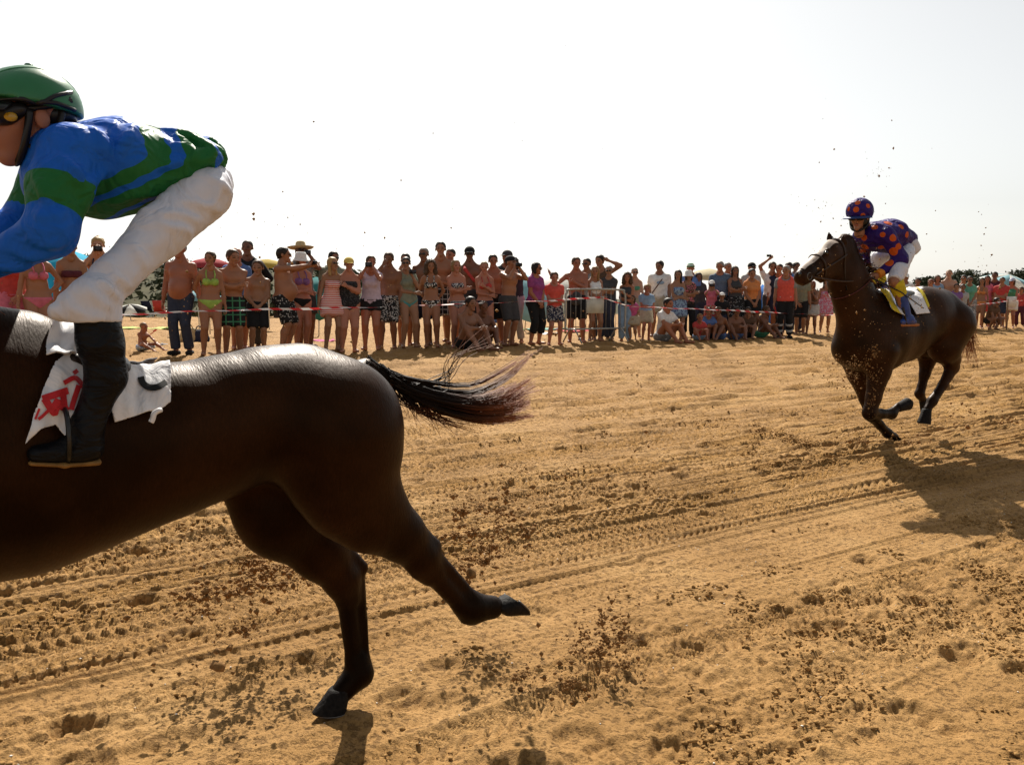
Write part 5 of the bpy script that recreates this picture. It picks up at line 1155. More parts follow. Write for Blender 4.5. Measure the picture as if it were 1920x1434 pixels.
def hair_mesh(kind, h=.045):
    cr = ell((0, .075, .17), (.355, .43, .365), k=.05); face = [cap((0, -.46, .02), (0, -.46, -.5), .34, .36, k=.05, sub=1)]; cuts = [lambda X, Y, Z: -.28 - Z + 0 * X]
    nz = lambda a, f: (lambda X, Y, Z: a * np.sin(X * f + 1.3 * np.sin(Z * f * .7)) * np.sin(Y * f + 1.1 * np.sin(X * f * .6)) * np.sin(Z * f + .4))
    if kind == 'short': p = [cr, cap((0, .30, .05), (0, .33, -.2), .19, .14, k=.1)] + face; return solid(p, h, [lambda X, Y, Z: -.22 - Z + .9 * np.maximum(0, .18 - Y) + 0 * X], nz(.018, 17), m=.1)
    if kind == 'crop': p = [inflate([cr], -.02)[0]] + face; return solid(p, h, [lambda X, Y, Z: -.10 - Z + .8 * np.maximum(0, .2 - Y) + 0 * X], m=.1)
    if kind == 'bald': p = [inflate([cr], -.02)[0], ell((0, -.02, .45), (.26, .34, .3), k=.05, sub=1)] + face; return solid(p, h, [lambda X, Y, Z: -.12 - Z + .8 * np.maximum(0, .2 - Y) + 0 * X], m=.1)
    if kind == 'long': p = [cr] + [cap((s * .26, .08, .05), (s * .27, .04, -.75), .15, .10, k=.1) for s in (-1, 1)] + [cap((0, .28, 0), (0, .26, -.85), .24, .14, k=.1)] + face; return solid(p, h, [], nz(.025, 15), m=.1)
    if kind == 'bob': p = [cr] + [cap((s * .27, .05, .05), (s * .28, .0, -.32), .15, .13, k=.1) for s in (-1, 1)] + [cap((0, .28, 0), (0, .26, -.35), .24, .18, k=.1)] + face; return solid(p, h, [], nz(.03, 15), m=.1)
    if kind == 'curly': p = [inflate([cr], .05)[0]] + [cap((s * .30, .05, .05), (s * .36, .0, -.50), .20, .20, k=.1) for s in (-1, 1)] + [cap((0, .30, 0), (0, .30, -.5), .28, .22, k=.1)] + face; return solid(p, h, [], nz(.07, 22), m=.12)
    if kind == 'bun': p = [cr, sph((0, .38, .42), .16, .05)] + face; return solid(p, h, [lambda X, Y, Z: -.18 - Z + .9 * np.maximum(0, .18 - Y) + 0 * X], nz(.03, 20), m=.1)
    if kind == 'tied': p = [cr, cap((0, .45, .1), (0, .5, -.5), .11, .06, k=.06)] + face; return solid(p, h, [lambda X, Y, Z: -.6 - Z + 0 * X, lambda X, Y, Z: np.where(Y < .38, -.18 - Z + .9 * np.maximum(0, .18 - Y), -1) + 0 * X], nz(.02, 18), m=.1)
def hat_mesh(kind, h=.04):
    mb = MB()
    if kind == 'cap' or kind == 'visor_cap':
        v, q = solid([ell((0, .06, .2), (.37, .45, .36), k=.03), cap((-.12, -.42, .18), (.12, -.42, .18), .10, k=.05, ax=(0, 0, 1), s=3.2), cap((-.1, -.55, .155), (.1, -.55, .155), .16, k=.05, ax=(0, 0, 1), s=6)], h, [lambda X, Y, Z: .13 - Z + 0 * X + 0 * Y], m=.06); return v, q
    prof = {'straw': [(.0, .62), (.22, .64), (.30, .55), (.35, .27), (.40, .22), (.72, .20), (.84, .27), (.83, .25), (.72, .17), (.36, .16)],
            'bucket': [(0, .58), (.28, .57), (.36, .45), (.39, .2), (.50, .02), (.56, -.04), (.54, -.05), (.47, .02), (.36, .18)]}[kind]
    th = [.3]
    mb.lathe(prof, 20); v, f = mb.arrays(); v[:, 1] = v[:, 1] * 1.12 + .06; return v, f[0]
_TM = {}
def tmpl(kind, fn):
    if kind not in _TM: v, q = fn(kind); _TM[kind] = fast_mesh(kind, v, q)
    return _TM[kind]
def glasses_mesh(_):
    v, q = solid([ell((-.13, -.40, .035), (.115, .035, .075)), ell((.13, -.40, .035), (.115, .035, .075)), cap((-.05, -.42, .05), (.05, -.42, .05), .02, k=.01), cap((.23, -.37, .05), (.335, .04, .03), .018, k=.01), cap((-.23, -.37, .05), (-.335, .04, .03), .018, k=.01)], .03, m=.03); return v, q
HAIRC = {'dark': (.018, .012, .009), 'brown': (.06, .032, .016), 'light': (.20, .12, .05), 'blond': (.34, .22, .09), 'grey': (.22, .20, .19), 'red': (.14, .04, .02)}
def hair_mat(c): return plain('hair_' + c, HAIRC[c], .55, .35, 45, .3, .25)
def pattern(name, kind, a, b, sc=30):
    key = ('pat', name)
    if key in MATS: return MATS[key]
    m, nt, bs = new_mat(name); tc = nd(nt, 'ShaderNodeTexCoord'); vec = tc.outputs['Object']
    def sep(): s = nd(nt, 'ShaderNodeSeparateXYZ'); nt.links.new(vec, s.inputs[0]); return s
    def band(out, per, duty):
        m1 = nd(nt, 'ShaderNodeMath', operation='MULTIPLY'); m1.inputs[1].default_value = 1 / per; nt.links.new(out, m1.inputs[0])
        m2 = nd(nt, 'ShaderNodeMath', operation='FRACT'); nt.links.new(m1.outputs[0], m2.inputs[0])
        m3 = nd(nt, 'ShaderNodeMath', operation='LESS_THAN'); m3.inputs[1].default_value = duty; nt.links.new(m2.outputs[0], m3.inputs[0]); return m3.outputs[0]
    if kind == 'stripe': fac = band(sep().outputs['Z'], 1 / sc, .42)
    elif kind == 'check':
        s = sep(); mx = nd(nt, 'ShaderNodeMath', operation='MAXIMUM'); nt.links.new(band(s.outputs['Z'], 1 / sc, .18), mx.inputs[0]); nt.links.new(band(s.outputs['X'], 1 / sc, .18), mx.inputs[1]); fac = mx.outputs[0]
    else:
        v = nd(nt, 'ShaderNodeTexVoronoi' if kind == 'spot' else 'ShaderNodeTexNoise', i_Scale=float(sc)); nt.links.new(vec, v.inputs['Vector'])
        lt = nd(nt, 'ShaderNodeMath', operation='LESS_THAN' if kind == 'spot' else 'GREATER_THAN'); lt.inputs[1].default_value = .3 if kind == 'spot' else .54; nt.links.new(v.outputs[0], lt.inputs[0]); fac = lt.outputs[0]
    mx = nd(nt, 'ShaderNodeMix', data_type='RGBA'); mx.inputs[6].default_value = rgba(a); mx.inputs[7].default_value = rgba(b); nt.links.new(fac, mx.inputs[0]); nt.links.new(mx.outputs[2], bs.inputs['Base Color'])
    bs.inputs['Roughness'].default_value = .8; bs.inputs['Specular IOR Level'].default_value = .2; MATS[key] = m; return m
CL = {'black': (.014, .014, .016), 'navy': (.02, .025, .06), 'denim': (.03, .04, .075), 'white': (.72, .71, .69), 'grey': (.22, .22, .22), 'ltgrey': (.42, .41, .40), 'lime': (.30, .50, .05), 'teal': (.02, .30, .36), 'blue': (.07, .17, .45), 'sky': (.20, .33, .50), 'pink': (.60, .10, .18), 'hot': (.55, .05, .22), 'red': (.52, .025, .02), 'redorange': (.70, .05, .02),
      'orange': (.66, .20, .02), 'maroon': (.10, .015, .03), 'magenta': (.30, .03, .20), 'lilac': (.52, .40, .52), 'sage': (.20, .22, .15), 'khaki': (.40, .33, .22), 'green': (.04, .25, .12), 'mint': (.10, .38, .25), 'brown': (.12, .06, .03), 'purple': (.20, .08, .30), 'yellow': (.70, .50, .06), 'blueprint': (.06, .08, .2), 'straw': (.50, .36, .16), 'charcoal': (.05, .05, .055)}
CL = {k: tuple((x * .8 + .2 * sum(v) / 3) * .92 for x in v) for k, v in CL.items()}
def cloth(c):
    if c in CL: return plain('cloth_' + c, CL[c], .85, .14, 18, .1, .2)
    k, a, b, s = c.split('/'); return pattern('cloth_' + c.replace('/', '_'), k, CL[a], CL[b], float(s))
GNAME = {'tee': 't_shirt', 'polo': 't_shirt', 'tank': 'tank_top', 'blouse': 'blouse', 'longshirt': 'shirt', 'vest': 'vest', 'bandeau': 'bandeau_top', 'bikini_top': 'bikini_top', 'bikini_bottom': 'bikini_bottom', 'swimsuit': 'swimsuit', 'shorts': 'shorts', 'long_shorts': 'swim_shorts', 'short_shorts': 'shorts', 'capris': 'capri_trousers', 'trousers': 'trousers', 'skirt': 'skirt', 'longskirt': 'skirt', 'dress': 'dress', 'minidress': 'dress'}
SPECT = []
def person(x, top, dv, label, wear='', hair='short:dark', arms='down,down', fem=0, g=1., belly=0, child=0, skin='tan', yaw=0., hat=None, shades=0, sit=None, foot=None, group=None, lean=0, hy=0, hp=0, H=None, hold=None, shoes=None, stance=.05, roll=0, cat='person'):
    """x, top: where the head's top shows in the photograph; dv: metres behind the front row"""
    vv = 14.25 + dv
    P_ = onv(x, top, vv); gz = sand_z(P_)
    if H is None: H = P_[2] - gz
    if sit is None and not (.8 < H < 2.05): print('height', x, round(H, 2))
    far = P_[1]; h = .029 if far < 18 else .034 if far < 24 else .041
    a = arms.split(','); rr = random.Random(int(x * 7 + top)); sk = SKINS.get('_' + skin, [SKINS[skin]]) + [SKINS[skin]]; skm = rr.choice(sk)
    if not sit:
        yaw += rr.uniform(-.38, .38); roll = roll or rr.uniform(-2.5, 2.5); lean = lean or rr.uniform(-3, 4); stance = rr.uniform(.05, .08); hy = hy or rr.uniform(-.55, .35); hp = hp or rr.uniform(-.1, .1)
        shift = rr.uniform(-.012, .012)
    else: shift = 0
    j = pose(H, fem, a, g, belly, child, sit, lean, hy, hp, stance, shift, roll)
    pr = torso_prims(j) + neck_prims(j)
    for i in (0, 1): pr += arm_prims(j, i) + leg_prims(j, i) + foot_prims(j, i)
    v, q = solid(pr, h); parts = [(v, q)]; fs = [np.full(len(v), .5)]
    hv, hq, ht = HEAD; parts.append(((hv * j.hh) @ j.Rh.T + j.hc, hq)); fs.append(ht)
    for i, s in enumerate((-1, 1)):
        sc = H / 1.72; m = HANDS['grip' if a[i] in ('cam', 'up') else 'relax' if a[i] != 'out' else 'open']
        b = hand_at((m[0] * sc, m[1]), j.W[i], j.E[i], j.up[i], s); parts.append(b); fs.append(np.full(len(b[0]), .5))
    v, q = join(parts)
    ry = math.atan2(P_[0], P_[1]) * -.8 + yaw
    o = mobj('person', v, q, skm, attrs={'face': np.concatenate(fs)}, loc=(P_[0], P_[1], gz - .012), rotz=ry)
    tag(o, label, cat, group or 'spectators lined up behind the tape')
    for w in wear.split():
        k, c = w.split(':'); r = garment(k, j, h)
        if r is not None and len(r[0]): mobj(GNAME[k], r[0], r[1], cloth(c), o)
    M = Matrix.Translation(Vector(j.hc)) @ (Matrix(j.Rh.tolist()).to_4x4()) @ Matrix.Scale(j.hh, 4)
    def on_head(kind, fn, name, mat):
        me = tmpl(kind, fn)
        if not me.materials: me.materials.append(mat)
        c = bpy.data.objects.new(name, me); link(c, o); c.matrix_local = M; c.material_slots[0].link = 'OBJECT'; c.material_slots[0].material = mat
    if hair:
        k, c = hair.split(':'); on_head(k, hair_mesh, 'hair', hair_mat(c))
    if hat:
        k, c = hat.split(':'); on_head(k, hat_mesh, 'hat' if k in ('straw', 'bucket') else 'cap', cloth(c))
    if shades: on_head('glasses', glasses_mesh, 'sunglasses', BLACKM)
    if shoes:
        for i in (0, 1): r = solid(foot_prims(j, i, .010), .016); mobj('shoe', r[0], r[1], cloth(shoes), o)
    o['_j'] = 0; del o['_j']
    Mw = Matrix.Translation(Vector((P_[0], P_[1], gz - .012))) @ Matrix.Rotation(ry, 4, 'Z')
    rec = dict(o=o, j=j, M=Mw, x=x); SPECT.append(rec)
    if hold:
        kind, lab = hold.split('|'); c = (j.W[0] + j.W[1]) / 2 if a[0] == a[1] else j.W[1 if a[1] in ('cam', 'up', 'chest', 'chin', 'point') else 0]
        off = A3(0, -.055, .05) if kind != 'phone' else A3(0, -.03, .09)
        if kind == 'bag': off = A3(.02, -.05, -.25)
        held(kind, lab, Mw @ Vector(c + off), ry)
    return rec
def held(kind, lab, loc, ry):
    if kind == 'bag':
        v, q = solid([cap((0, 0, 0), (0, 0, -.12), .07, .10, k=.03, ax=(1, 0, 0), s=.8)], .015); o = mobj('shoulder_bag', v, q, cloth('charcoal'), loc=loc, rotz=ry); tag(o, lab, 'bag'); return
    e = bpy.data.objects.new('camera_phone' if kind == 'phone' else 'compact_camera', None); link(e); e.location = loc; e.rotation_euler = (0, 0, ry); tag(e, lab, 'phone' if kind == 'phone' else 'camera')
    if kind == 'phone':
        MB().box((0, 0, 0), (.115, .009, .06)).build('case', BLACKM, e); MB().box((0, .0062, 0), (.10, .003, .05)).build('screen', plain('dark_glass', (.02, .025, .03), .1), e)
    else:
        MB().box((0, 0, 0), (.115, .045, .075)).build('camera_body', BLACKM, e)
        MB().lathe([(0, .0), (.03, 0), (.032, .05), (.024, .055), (.0, .045)], 14, (rotx(math.pi / 2), A3(.0, -.02, 0))).build('lens', plain('lens_glass', (.02, .02, .03), .1), e, True)
# x, top-of-head pixel, metres behind the front row
def crowd():
    p = person
    # ---- left, behind the near jockey
    p(3, 412, 1.3, 'dark-haired bare-chested man at the far left edge', 'long_shorts:navy', 'short:dark', 'down,down', skin='brown')
    p(16, 440, .35, 'woman in sunglasses and red top at the left edge', 'tank:red shorts:pink', 'long:brown', 'down,front', fem=1, shades=1, skin='red')
    p(64, 447, .05, 'woman in pink bikini with a hand on her hip, left of the blue parasol', 'bikini_top:pink bikini_bottom:pink', 'long:brown', 'down,hip', fem=1, skin='tan')
    p(133, 446, .25, 'woman in maroon bandeau bikini beside the blue parasol', 'bandeau:maroon bikini_bottom:maroon', 'tied:brown', 'down,down', fem=1, skin='tan', hp=-.12, H=None)
    p(181, 443, .5, 'blonde woman lifting a camera to her eyes above the jockey\'s thigh', 'bikini_top:navy shorts:ltgrey', 'bun:blond', 'cam,cam', fem=1, skin='fair', hold='camera|compact camera held up by the blonde woman behind the jockey')
    p(336, 452, .15, 'heavy bare-chested man in dark jeans beside the lime bikini woman', 'trousers:denim', 'bald:grey', 'side,side', g=1.12, belly=1, skin='red', shoes='black')
    p(390, 470, -.15, 'woman in a lime green bikini looking left', 'bikini_top:lime bikini_bottom:lime', 'short:brown', 'back,down', fem=1, g=1.04, skin='tan', hy=-.5)
    p(431, 464, .0, 'boy in dark checked swim shorts with folded arms', 'long_shorts:check/black/green/9', 'short:brown', 'cross,cross', skin='tan', hy=.5, child=.3)
    p(444, 463, .8, 'balding man in a blue t-shirt behind the boys', 'tee:blue shorts:black', 'bald:grey', 'down,down', skin='red', hy=.3)
    p(463, 449, 1.2, 'tall man in a black shirt at the back of the boys', 'longshirt:black trousers:charcoal', 'crop:dark', 'hip,hip', skin='brown', hy=-.3)
    p(479, 483, .1, 'smaller boy in wet dark shorts, hands in front', 'long_shorts:black', 'short:brown', 'front,front', child=.6, skin='tan', g=.95)
    p(529, 462, .0, 'stout bare-chested man in speckled black shorts stretching out his arms with a camera', 'long_shorts:spot/black/ltgrey/26', 'short:dark', 'point,point', g=1.15, belly=1.2, yaw=.95, shades=1, skin='tan', hold='camera|small camera at the end of the stout man\'s outstretched arms')
    p(569, 455, .9, 'man in a wide straw hat holding up a camera', 'tee:grey shorts:charcoal', 'crop:brown', 'cam,cam', hat='straw:straw', shades=1, skin='brown', hold='camera|compact camera in front of the straw hat man')
    p(561, 473, .35, 'woman in a white bucket hat and dark bikini with folded arms', 'bikini_top:purple bikini_bottom:black', 'bob:brown', 'crosslow,crosslow', fem=1, g=1.1, hat='bucket:white', skin='red', hy=.3)
    p(621, 470, .8, 'dark curly-haired man behind the girl in the striped dress', 'tee:sage shorts:navy', 'short:dark', 'down,down', shades=1, skin='brown')
    p(619, 481, -.05, 'blonde girl in an orange and white striped beach dress', 'minidress:stripe/redorange/white/32', 'long:blond', 'down,down', fem=1, shades=1, skin='tan', g=.9, hy=.35)
    p(650, 482, -.1, 'heavy woman in a black swimsuit and yellow and white cap', 'swimsuit:noise/black/charcoal/40', 'short:brown', 'down,chest', fem=1, g=1.28, hat='cap:yellow', skin='red')
    p(694, 478, -.05, 'woman in a lilac shirt filming with a camera', 'blouse:lilac short_shorts:black', 'short:brown', 'cam,cam', fem=1, g=1.08, hold='camera|black video camera held by the woman in lilac', skin='red', hy=.4)
    p(725, 472, .1, 'bare-chested man in black shorts printed with white palm leaves', 'long_shorts:noise/black/ltgrey/34', 'short:brown', 'cam,down', skin='brown', g=1.05)
    p(758, 474, .75, 'dark-haired woman half hidden behind the sage t-shirt woman', 'tank:brown shorts:charcoal', 'tied:dark', 'down,down', fem=1, skin='tan')
    p(766, 481, -.05, 'woman in a sage t-shirt and turquoise bikini bottoms', 'tee:sage bikini_bottom:teal', 'tied:dark', 'crosslow,chin', fem=1, shades=1, skin='tan', hold='camera|small camera in the hand of the sage t-shirt woman')
    p(793, 463, .55, 'bare-chested man in sunglasses and black and teal shorts', 'long_shorts:navy', 'crop:grey', 'down,down', shades=1, skin='brown')
    p(809, 486, .0, 'curly-haired woman in a black and white bikini', 'bikini_top:noise/black/white/40 bikini_bottom:noise/black/white/40', 'curly:brown', 'back,back', fem=1, skin='tan')
    p(828, 452, .95, 'very tall slim bare-chested man in black checked shorts', 'long_shorts:check/black/ltgrey/10', 'short:dark', 'crosslow,down', g=.95, skin='tan')
    p(847, 465, 1.0, 'man at the back beside the very tall man', 'tee:charcoal shorts:navy', 'crop:dark', 'down,down', skin='red')
    p(858, 486, .0, 'fair-haired woman in a patterned bandeau with folded arms', 'bandeau:noise/navy/white/45 bikini_bottom:check/navy/white/36', 'bob:light', 'cross,cross', fem=1, skin='red')
    tow = p(882, 462, .5, 'man in a dark cap with a red towel over his shoulder', 'long_shorts:charcoal', 'short:dark', 'down,down', hat='cap:black', shades=1, skin='brown')
    p(872, 575, -.5, 'dark-haired bare-chested man sitting with arms around his knees', 'long_shorts:black', 'short:dark', 'knee,knee', sit='ground', H=1.78, skin='brown', yaw=.7)
    p(901, 576, -.25, 'tanned youth sitting on the sand beside the seated man', 'shorts:brown', 'short:brown', 'knee,knee', sit='ground', H=1.62, skin='brown', yaw=.4)
    p(908, 489, .05, 'short-haired woman in a red bikini top and dark blue bottoms', 'bikini_top:red bikini_bottom:navy', 'crop:light', 'crosslow,chest', fem=1, skin='red')
    p(929, 476, .45, 'sunburnt bare-chested man in plain black shorts', 'long_shorts:black', 'short:dark', 'down,down', skin='red')
    p(949, 469, .8, 'man in a dark cap looking over the crouching photographer\'s head', 'tee:charcoal shorts:grey', 'short:dark', 'down,down', hat='cap:charcoal', skin='tan', hy=-.6)
    p(953, 479, -.05, 'bare-chested man in black cap and shorts taking a photo', 'long_shorts:charcoal', 'crop:dark', 'cam,cam', hat='cap:black', skin='tan', yaw=.55, hold='camera|little camera held by the man in the black cap')
    p(968, 481, .55, 'person in a dark vest and grey trousers raising both hands', 'tee:charcoal trousers:ltgrey', 'bob:dark', 'cam,cam', skin='tan')
    # ---- centre
    p(1003, 491, .0, 'woman in a magenta t-shirt and black cropped trousers', 'tee:magenta capris:black', 'bob:dark', 'front,front', fem=1, g=1.15, shades=1, skin='tan', yaw=.4)
    p(1040, 507, -.05, 'boy in a bright red t-shirt and patterned shorts', 'tee:redorange shorts:noise/navy/ltgrey/30', 'short:brown', 'crosslow,crosslow', child=.4, skin='red')
    p(1082, 481, .1, 'bare-chested man with a camera on his chest, one arm out', 'long_shorts:black', 'short:brown', 'out,chest', g=1.05, skin='red', hold='bag|black camera bag hanging from the bare-chested man behind the barrier')
    p(1104, 483, .6, 'man in sunglasses between the camera man and the blonde', 'tee:grey shorts:navy', 'crop:dark', 'down,down', shades=1, skin='brown')
    p(1116, 498, .0, 'long-haired blonde woman in a white tank top and denim shorts', 'tank:white short_shorts:denim', 'long:light', 'crosslow,crosslow', fem=1, skin='tan')
    p(1128, 477, .7, 'man shading his eyes with a raised hand', 'tank:brown trousers:denim', 'short:dark', 'down,head', skin='tan')
    p(1139, 497, .25, 'grey-haired woman in a black top and jeans, arms folded', 'tee:charcoal trousers:denim', 'crop:grey', 'cross,cross', fem=1, g=1.1, shades=1, skin='tan')
    p(1174, 510, .05, 'woman with long wavy brown hair, dark top and blue jeans', 'tank:charcoal trousers:sky', 'curly:brown', 'crosslow,chest', fem=1, skin='tan')
    p(1190, 501, .6, 'woman in sunglasses and a green striped bandeau', 'bandeau:stripe/green/mint/36 skirt:khaki', 'crop:grey', 'down,down', fem=1, shades=1, skin='fair')
    p(1188, 550, -.1, 'little girl in a pink dress behind the steel barrier end', 'tee:hot skirt:khaki', 'bob:brown', 'front,front', fem=1, child=.9, skin='tan')
    p(1212, 530, .05, 'boy in a grey-blue t-shirt and khaki shorts', 'tee:sky shorts:khaki', 'short:light', 'crosslow,down', child=.7, skin='red')
    big = p(1236, 488, .55, 'big man in a white t-shirt with a strap across it', 'tee:white shorts:khaki', 'short:dark', 'down,down', g=1.15, skin='brown')
    p(1243, 557, -.25, 'man in a white shirt sitting on the sand hugging his knees', 'tee:white shorts:grey', 'short:dark', 'knee,knee', sit='ground', H=1.80, skin='tan', yaw=.8)
    p(1272, 505, .05, 'dark-haired woman in a blue summer dress', 'dress:noise/sky/blueprint/25', 'long:dark', 'crosslow,crosslow', fem=1, skin='tan')
    p(1292, 493, .8, 'man in a green and white cap and blue shirt', 'polo:blue trousers:navy', 'crop:grey', 'down,down', hat='cap:stripe/green/white/4', skin='tan')
    p(1291, 507, .15, 'woman in a white sun hat and dark trousers', 'blouse:noise/brown/pink/30 trousers:black', 'bob:brown', 'cross,cross', fem=1, hat='bucket:white', skin='tan')
    p(1311, 510, .6, 'dark-haired woman behind the white hat', 'tee:charcoal trousers:denim', 'long:dark', 'down,down', fem=1, skin='brown')
    p(1336, 525, .1, 'woman in a pink top and white cap looking through a camera', 'tee:pink skirt:noise/red/khaki/24', 'tied:brown', 'cam,cam', fem=1, hat='cap:white', skin='tan', hold='camera|small camera held by the woman in pink')
    p(1351, 489, .5, 'grey-haired man in a blue checked shirt', 'polo:check/navy/sky/45 trousers:black', 'short:grey', 'down,down', g=1.1, skin='tan')
    p(1365, 491, 1.0, 'man in a dark shirt behind the checked shirt', 'tee:charcoal trousers:navy', 'crop:grey', 'down,down', skin='tan')
    p(1354, 546, -.1, 'child in a white cap and black top', 'tee:black shorts:navy', 'short:dark', 'down,down', child=.8, hat='cap:white', skin='brown')
    p(1379, 498, .2, 'woman with long dark hair and folded arms in a dark skirt', 'tank:charcoal longskirt:spot/black/grey/22', 'long:dark', 'cross,cross', fem=1, skin='brown')
    p(1411, 503, .1, 'woman in an orange t-shirt with a camera at her waist', 'tee:orange skirt:black', 'tied:dark', 'front,front', fem=1, g=1.12, skin='tan')
    p(1408, 492, .8, 'man in a dark cap behind the orange t-shirt', 'tee:ltgrey trousers:denim', 'crop:dark', 'down,down', hat='cap:black', shades=1, skin='tan')
    p(1310, 588, -.3, 'small child in a red shirt sitting in the front row', 'tee:red shorts:sky', 'short:light', 'knee,knee', sit='ground', H=1.12, child=.8, skin='red', yaw=.3)
    p(1329, 577, -.1, 'child in a blue shirt sitting behind the red-shirted child', 'tee:blue shorts:navy', 'short:dark', 'knee,knee', sit='ground', H=1.35, child=.5, skin='tan')
    p(1350, 573, -.3, 'bare-chested boy in blue shorts sitting with bent knees', 'shorts:blue', 'short:brown', 'knee,prop', sit='ground', H=1.42, child=.4, skin='brown', yaw=-.4)
    p(1378, 571, -.3, 'second bare-chested boy in blue shorts, right of the first', 'shorts:blue', 'short:dark', 'lap,knee', sit='ground', H=1.45, child=.4, skin='brown', yaw=.3)
    p(1402, 576, -.2, 'boy in brown sitting at the feet of the orange t-shirt woman', 'tee:brown shorts:black', 'short:dark', 'knee,knee', sit='ground', H=1.4, child=.4, skin='brown')
    p(1428, 580, -.25, 'youth in green shorts sitting sideways near the marshal', 'shorts:green', 'short:brown', 'knee,prop', sit='ground', H=1.45, child=.3, skin='brown', yaw=1.0)
    p(1448, 490, .5, 'man in a white t-shirt raising a phone above his head', 'tee:white trousers:charcoal', 'short:dark', 'up,down', skin='tan', hold='phone|black phone held high by the man in the white t-shirt')
    p(1461, 494, .3, 'man in a navy t-shirt next to the marshal', 'tee:navy shorts:navy', 'crop:dark', 'down,down', skin='tan')
    mar = p(1474, 497, -.35, 'marshal in a red safety vest and black trousers with reflective bands', 'tee:grey vest:redorange trousers:black', 'short:grey', 'down,down', skin='tan', g=1.08, shoes='black', cat='marshal')
    p(1479, 491, .8, 'dark-haired man directly behind the marshal', 'tee:blue trousers:denim', 'short:dark', 'down,down', skin='brown')
    p(1493, 491, .9, 'man in a blue shirt right behind the horse\'s muzzle', 'tee:sky trousers:navy', 'short:dark', 'down,down', skin='brown')
    p(1503, 508, .1, 'man in a sage t-shirt and black shorts below the horse\'s chin', 'tee:sage long_shorts:black', 'short:brown', 'front,down', skin='tan')
    p(1523, 526, .0, 'woman in a dark top and pale grey skirt below the right horse\'s bridle', 'tank:brown skirt:ltgrey', 'bob:red', 'crosslow,chin', fem=1, skin='brown')
    p(1548, 520, .1, 'woman in a pink patterned dress beside the right horse\'s neck', 'dress:noise/pink/lilac/30', 'long:brown', 'down,chin', fem=1, skin='tan')
    # ---- right, behind the second horse
    p(1699, 512, .4, 'man in a white cap showing over the right horse\'s back', 'tee:white shorts:navy', 'crop:dark', 'down,down', hat='cap:white', skin='brown')
    p(1720, 520, .5, 'dark-haired person half hidden by the right horse\'s croup', 'tee:charcoal shorts:navy', 'short:dark', 'down,down', skin='brown')
    p(1746, 522, .2, 'child with red-brown hair above the right horse\'s rump', 'tee:grey shorts:red', 'short:red', 'down,down', child=.2, skin='red')
    p(1757, 515, .5, 'woman in a pale blue top behind the right horse\'s rump', 'tee:sky shorts:white', 'bob:brown', 'down,down', fem=1, skin='red')
    p(1781, 505, .3, 'bare-chested fair man towering over his neighbours at the right', 'shorts:khaki', 'crop:light', 'down,down', skin='fair', g=1.08, yaw=.4)
    p(1793, 530, .0, 'boy in a purple top just behind the right horse\'s tail', 'tee:purple shorts:grey', 'short:dark', 'down,front', child=.4, skin='tan')
    p(1808, 515, .5, 'woman in sunglasses left of the green t-shirt', 'tank:white skirt:grey', 'tied:dark', 'down,down', fem=1, shades=1, skin='tan')
    p(1806, 531, .1, 'boy in a grey top beside the purple top', 'tee:ltgrey shorts:charcoal', 'short:dark', 'down,down', child=.4, skin='brown')
    p(1819, 517, .05, 'woman in a sea green t-shirt and grey patterned skirt', 'tee:mint longskirt:noise/grey/ltgrey/20', 'tied:dark', 'front,front', fem=1, g=1.12, shades=1, skin='tan')
    p(1840, 520, .1, 'woman in an orange bikini right of the green t-shirt', 'bikini_top:orange bikini_bottom:orange', 'long:dark', 'down,down', fem=1, skin='tan')
    p(1851, 516, .4, 'woman in a coral top behind the orange bikini', 'tee:pink shorts:red', 'long:dark', 'down,down', fem=1, skin='red')
    p(1865, 509, .6, 'tall man left of the red t-shirt', 'tee:maroon shorts:charcoal', 'short:dark', 'down,down', skin='brown')
    p(1877, 519, .0, 'man in a bright red t-shirt and dark shorts', 'tee:red long_shorts:denim', 'short:dark', 'crosslow,crosslow', g=1.1, skin='tan')
    p(1898, 521, .0, 'woman in a blue and white cap holding a white sign', 'tank:green skirt:white', 'bob:brown', 'front,front', fem=1, hat='cap:stripe/blue/white/5', skin='red')
    p(1916, 536, -.1, 'child in dark red at the right edge', 'tee:red trousers:maroon', 'short:brown', 'down,down', child=.5, skin='tan')
    p(1858, 575, -.2, 'person in black crouching low in front of the right crowd', 'tee:brown shorts:black', 'short:dark', 'lap,lap', sit='squat', H=1.6, skin='brown', yaw=.8)
    # ---- a toddler on the sand
    p(264, 592, 1.1, 'toddler sitting on the sand playing with a red rake', 'shorts:noise/sky/white/40', 'crop:light', 'lap,reach', sit='toddler', H=.86, child=1, skin='tan', yaw=.9, group='children sitting on the sand')
    j = mar['j']
    for i in (0, 1):
        for t in (.28, .62):
            a, b = j.K[i] + (j.A[i] - j.K[i]) * t, j.K[i] + (j.A[i] - j.K[i]) * (t + .14); v, q = solid([cap(a, b, .034 * j.H + .026, .034 * j.H + .024, k=.01, cut=1, cuta=1)], .016); mobj('reflective_band', v, q, cloth('ltgrey'), mar['o'])
    v, q = solid([cap(j.tp(-.07, -.062, .05), j.tp(.07, -.062, .05), .016, k=.01)], .012); mobj('reflective_band', v, q, cloth('ltgrey'), mar['o'])
    v, q = solid([cap(j.W[0] + A3(0, -.03, -.05), j.W[0] + A3(.14, -.05, -.45), .02, .015, k=.01)], .012); w = mobj('signal_flag', v, q, cloth('red')); w.matrix_world = mar['M']; tag(w, 'furled red flag hanging from the marshal\'s hand', 'flag')
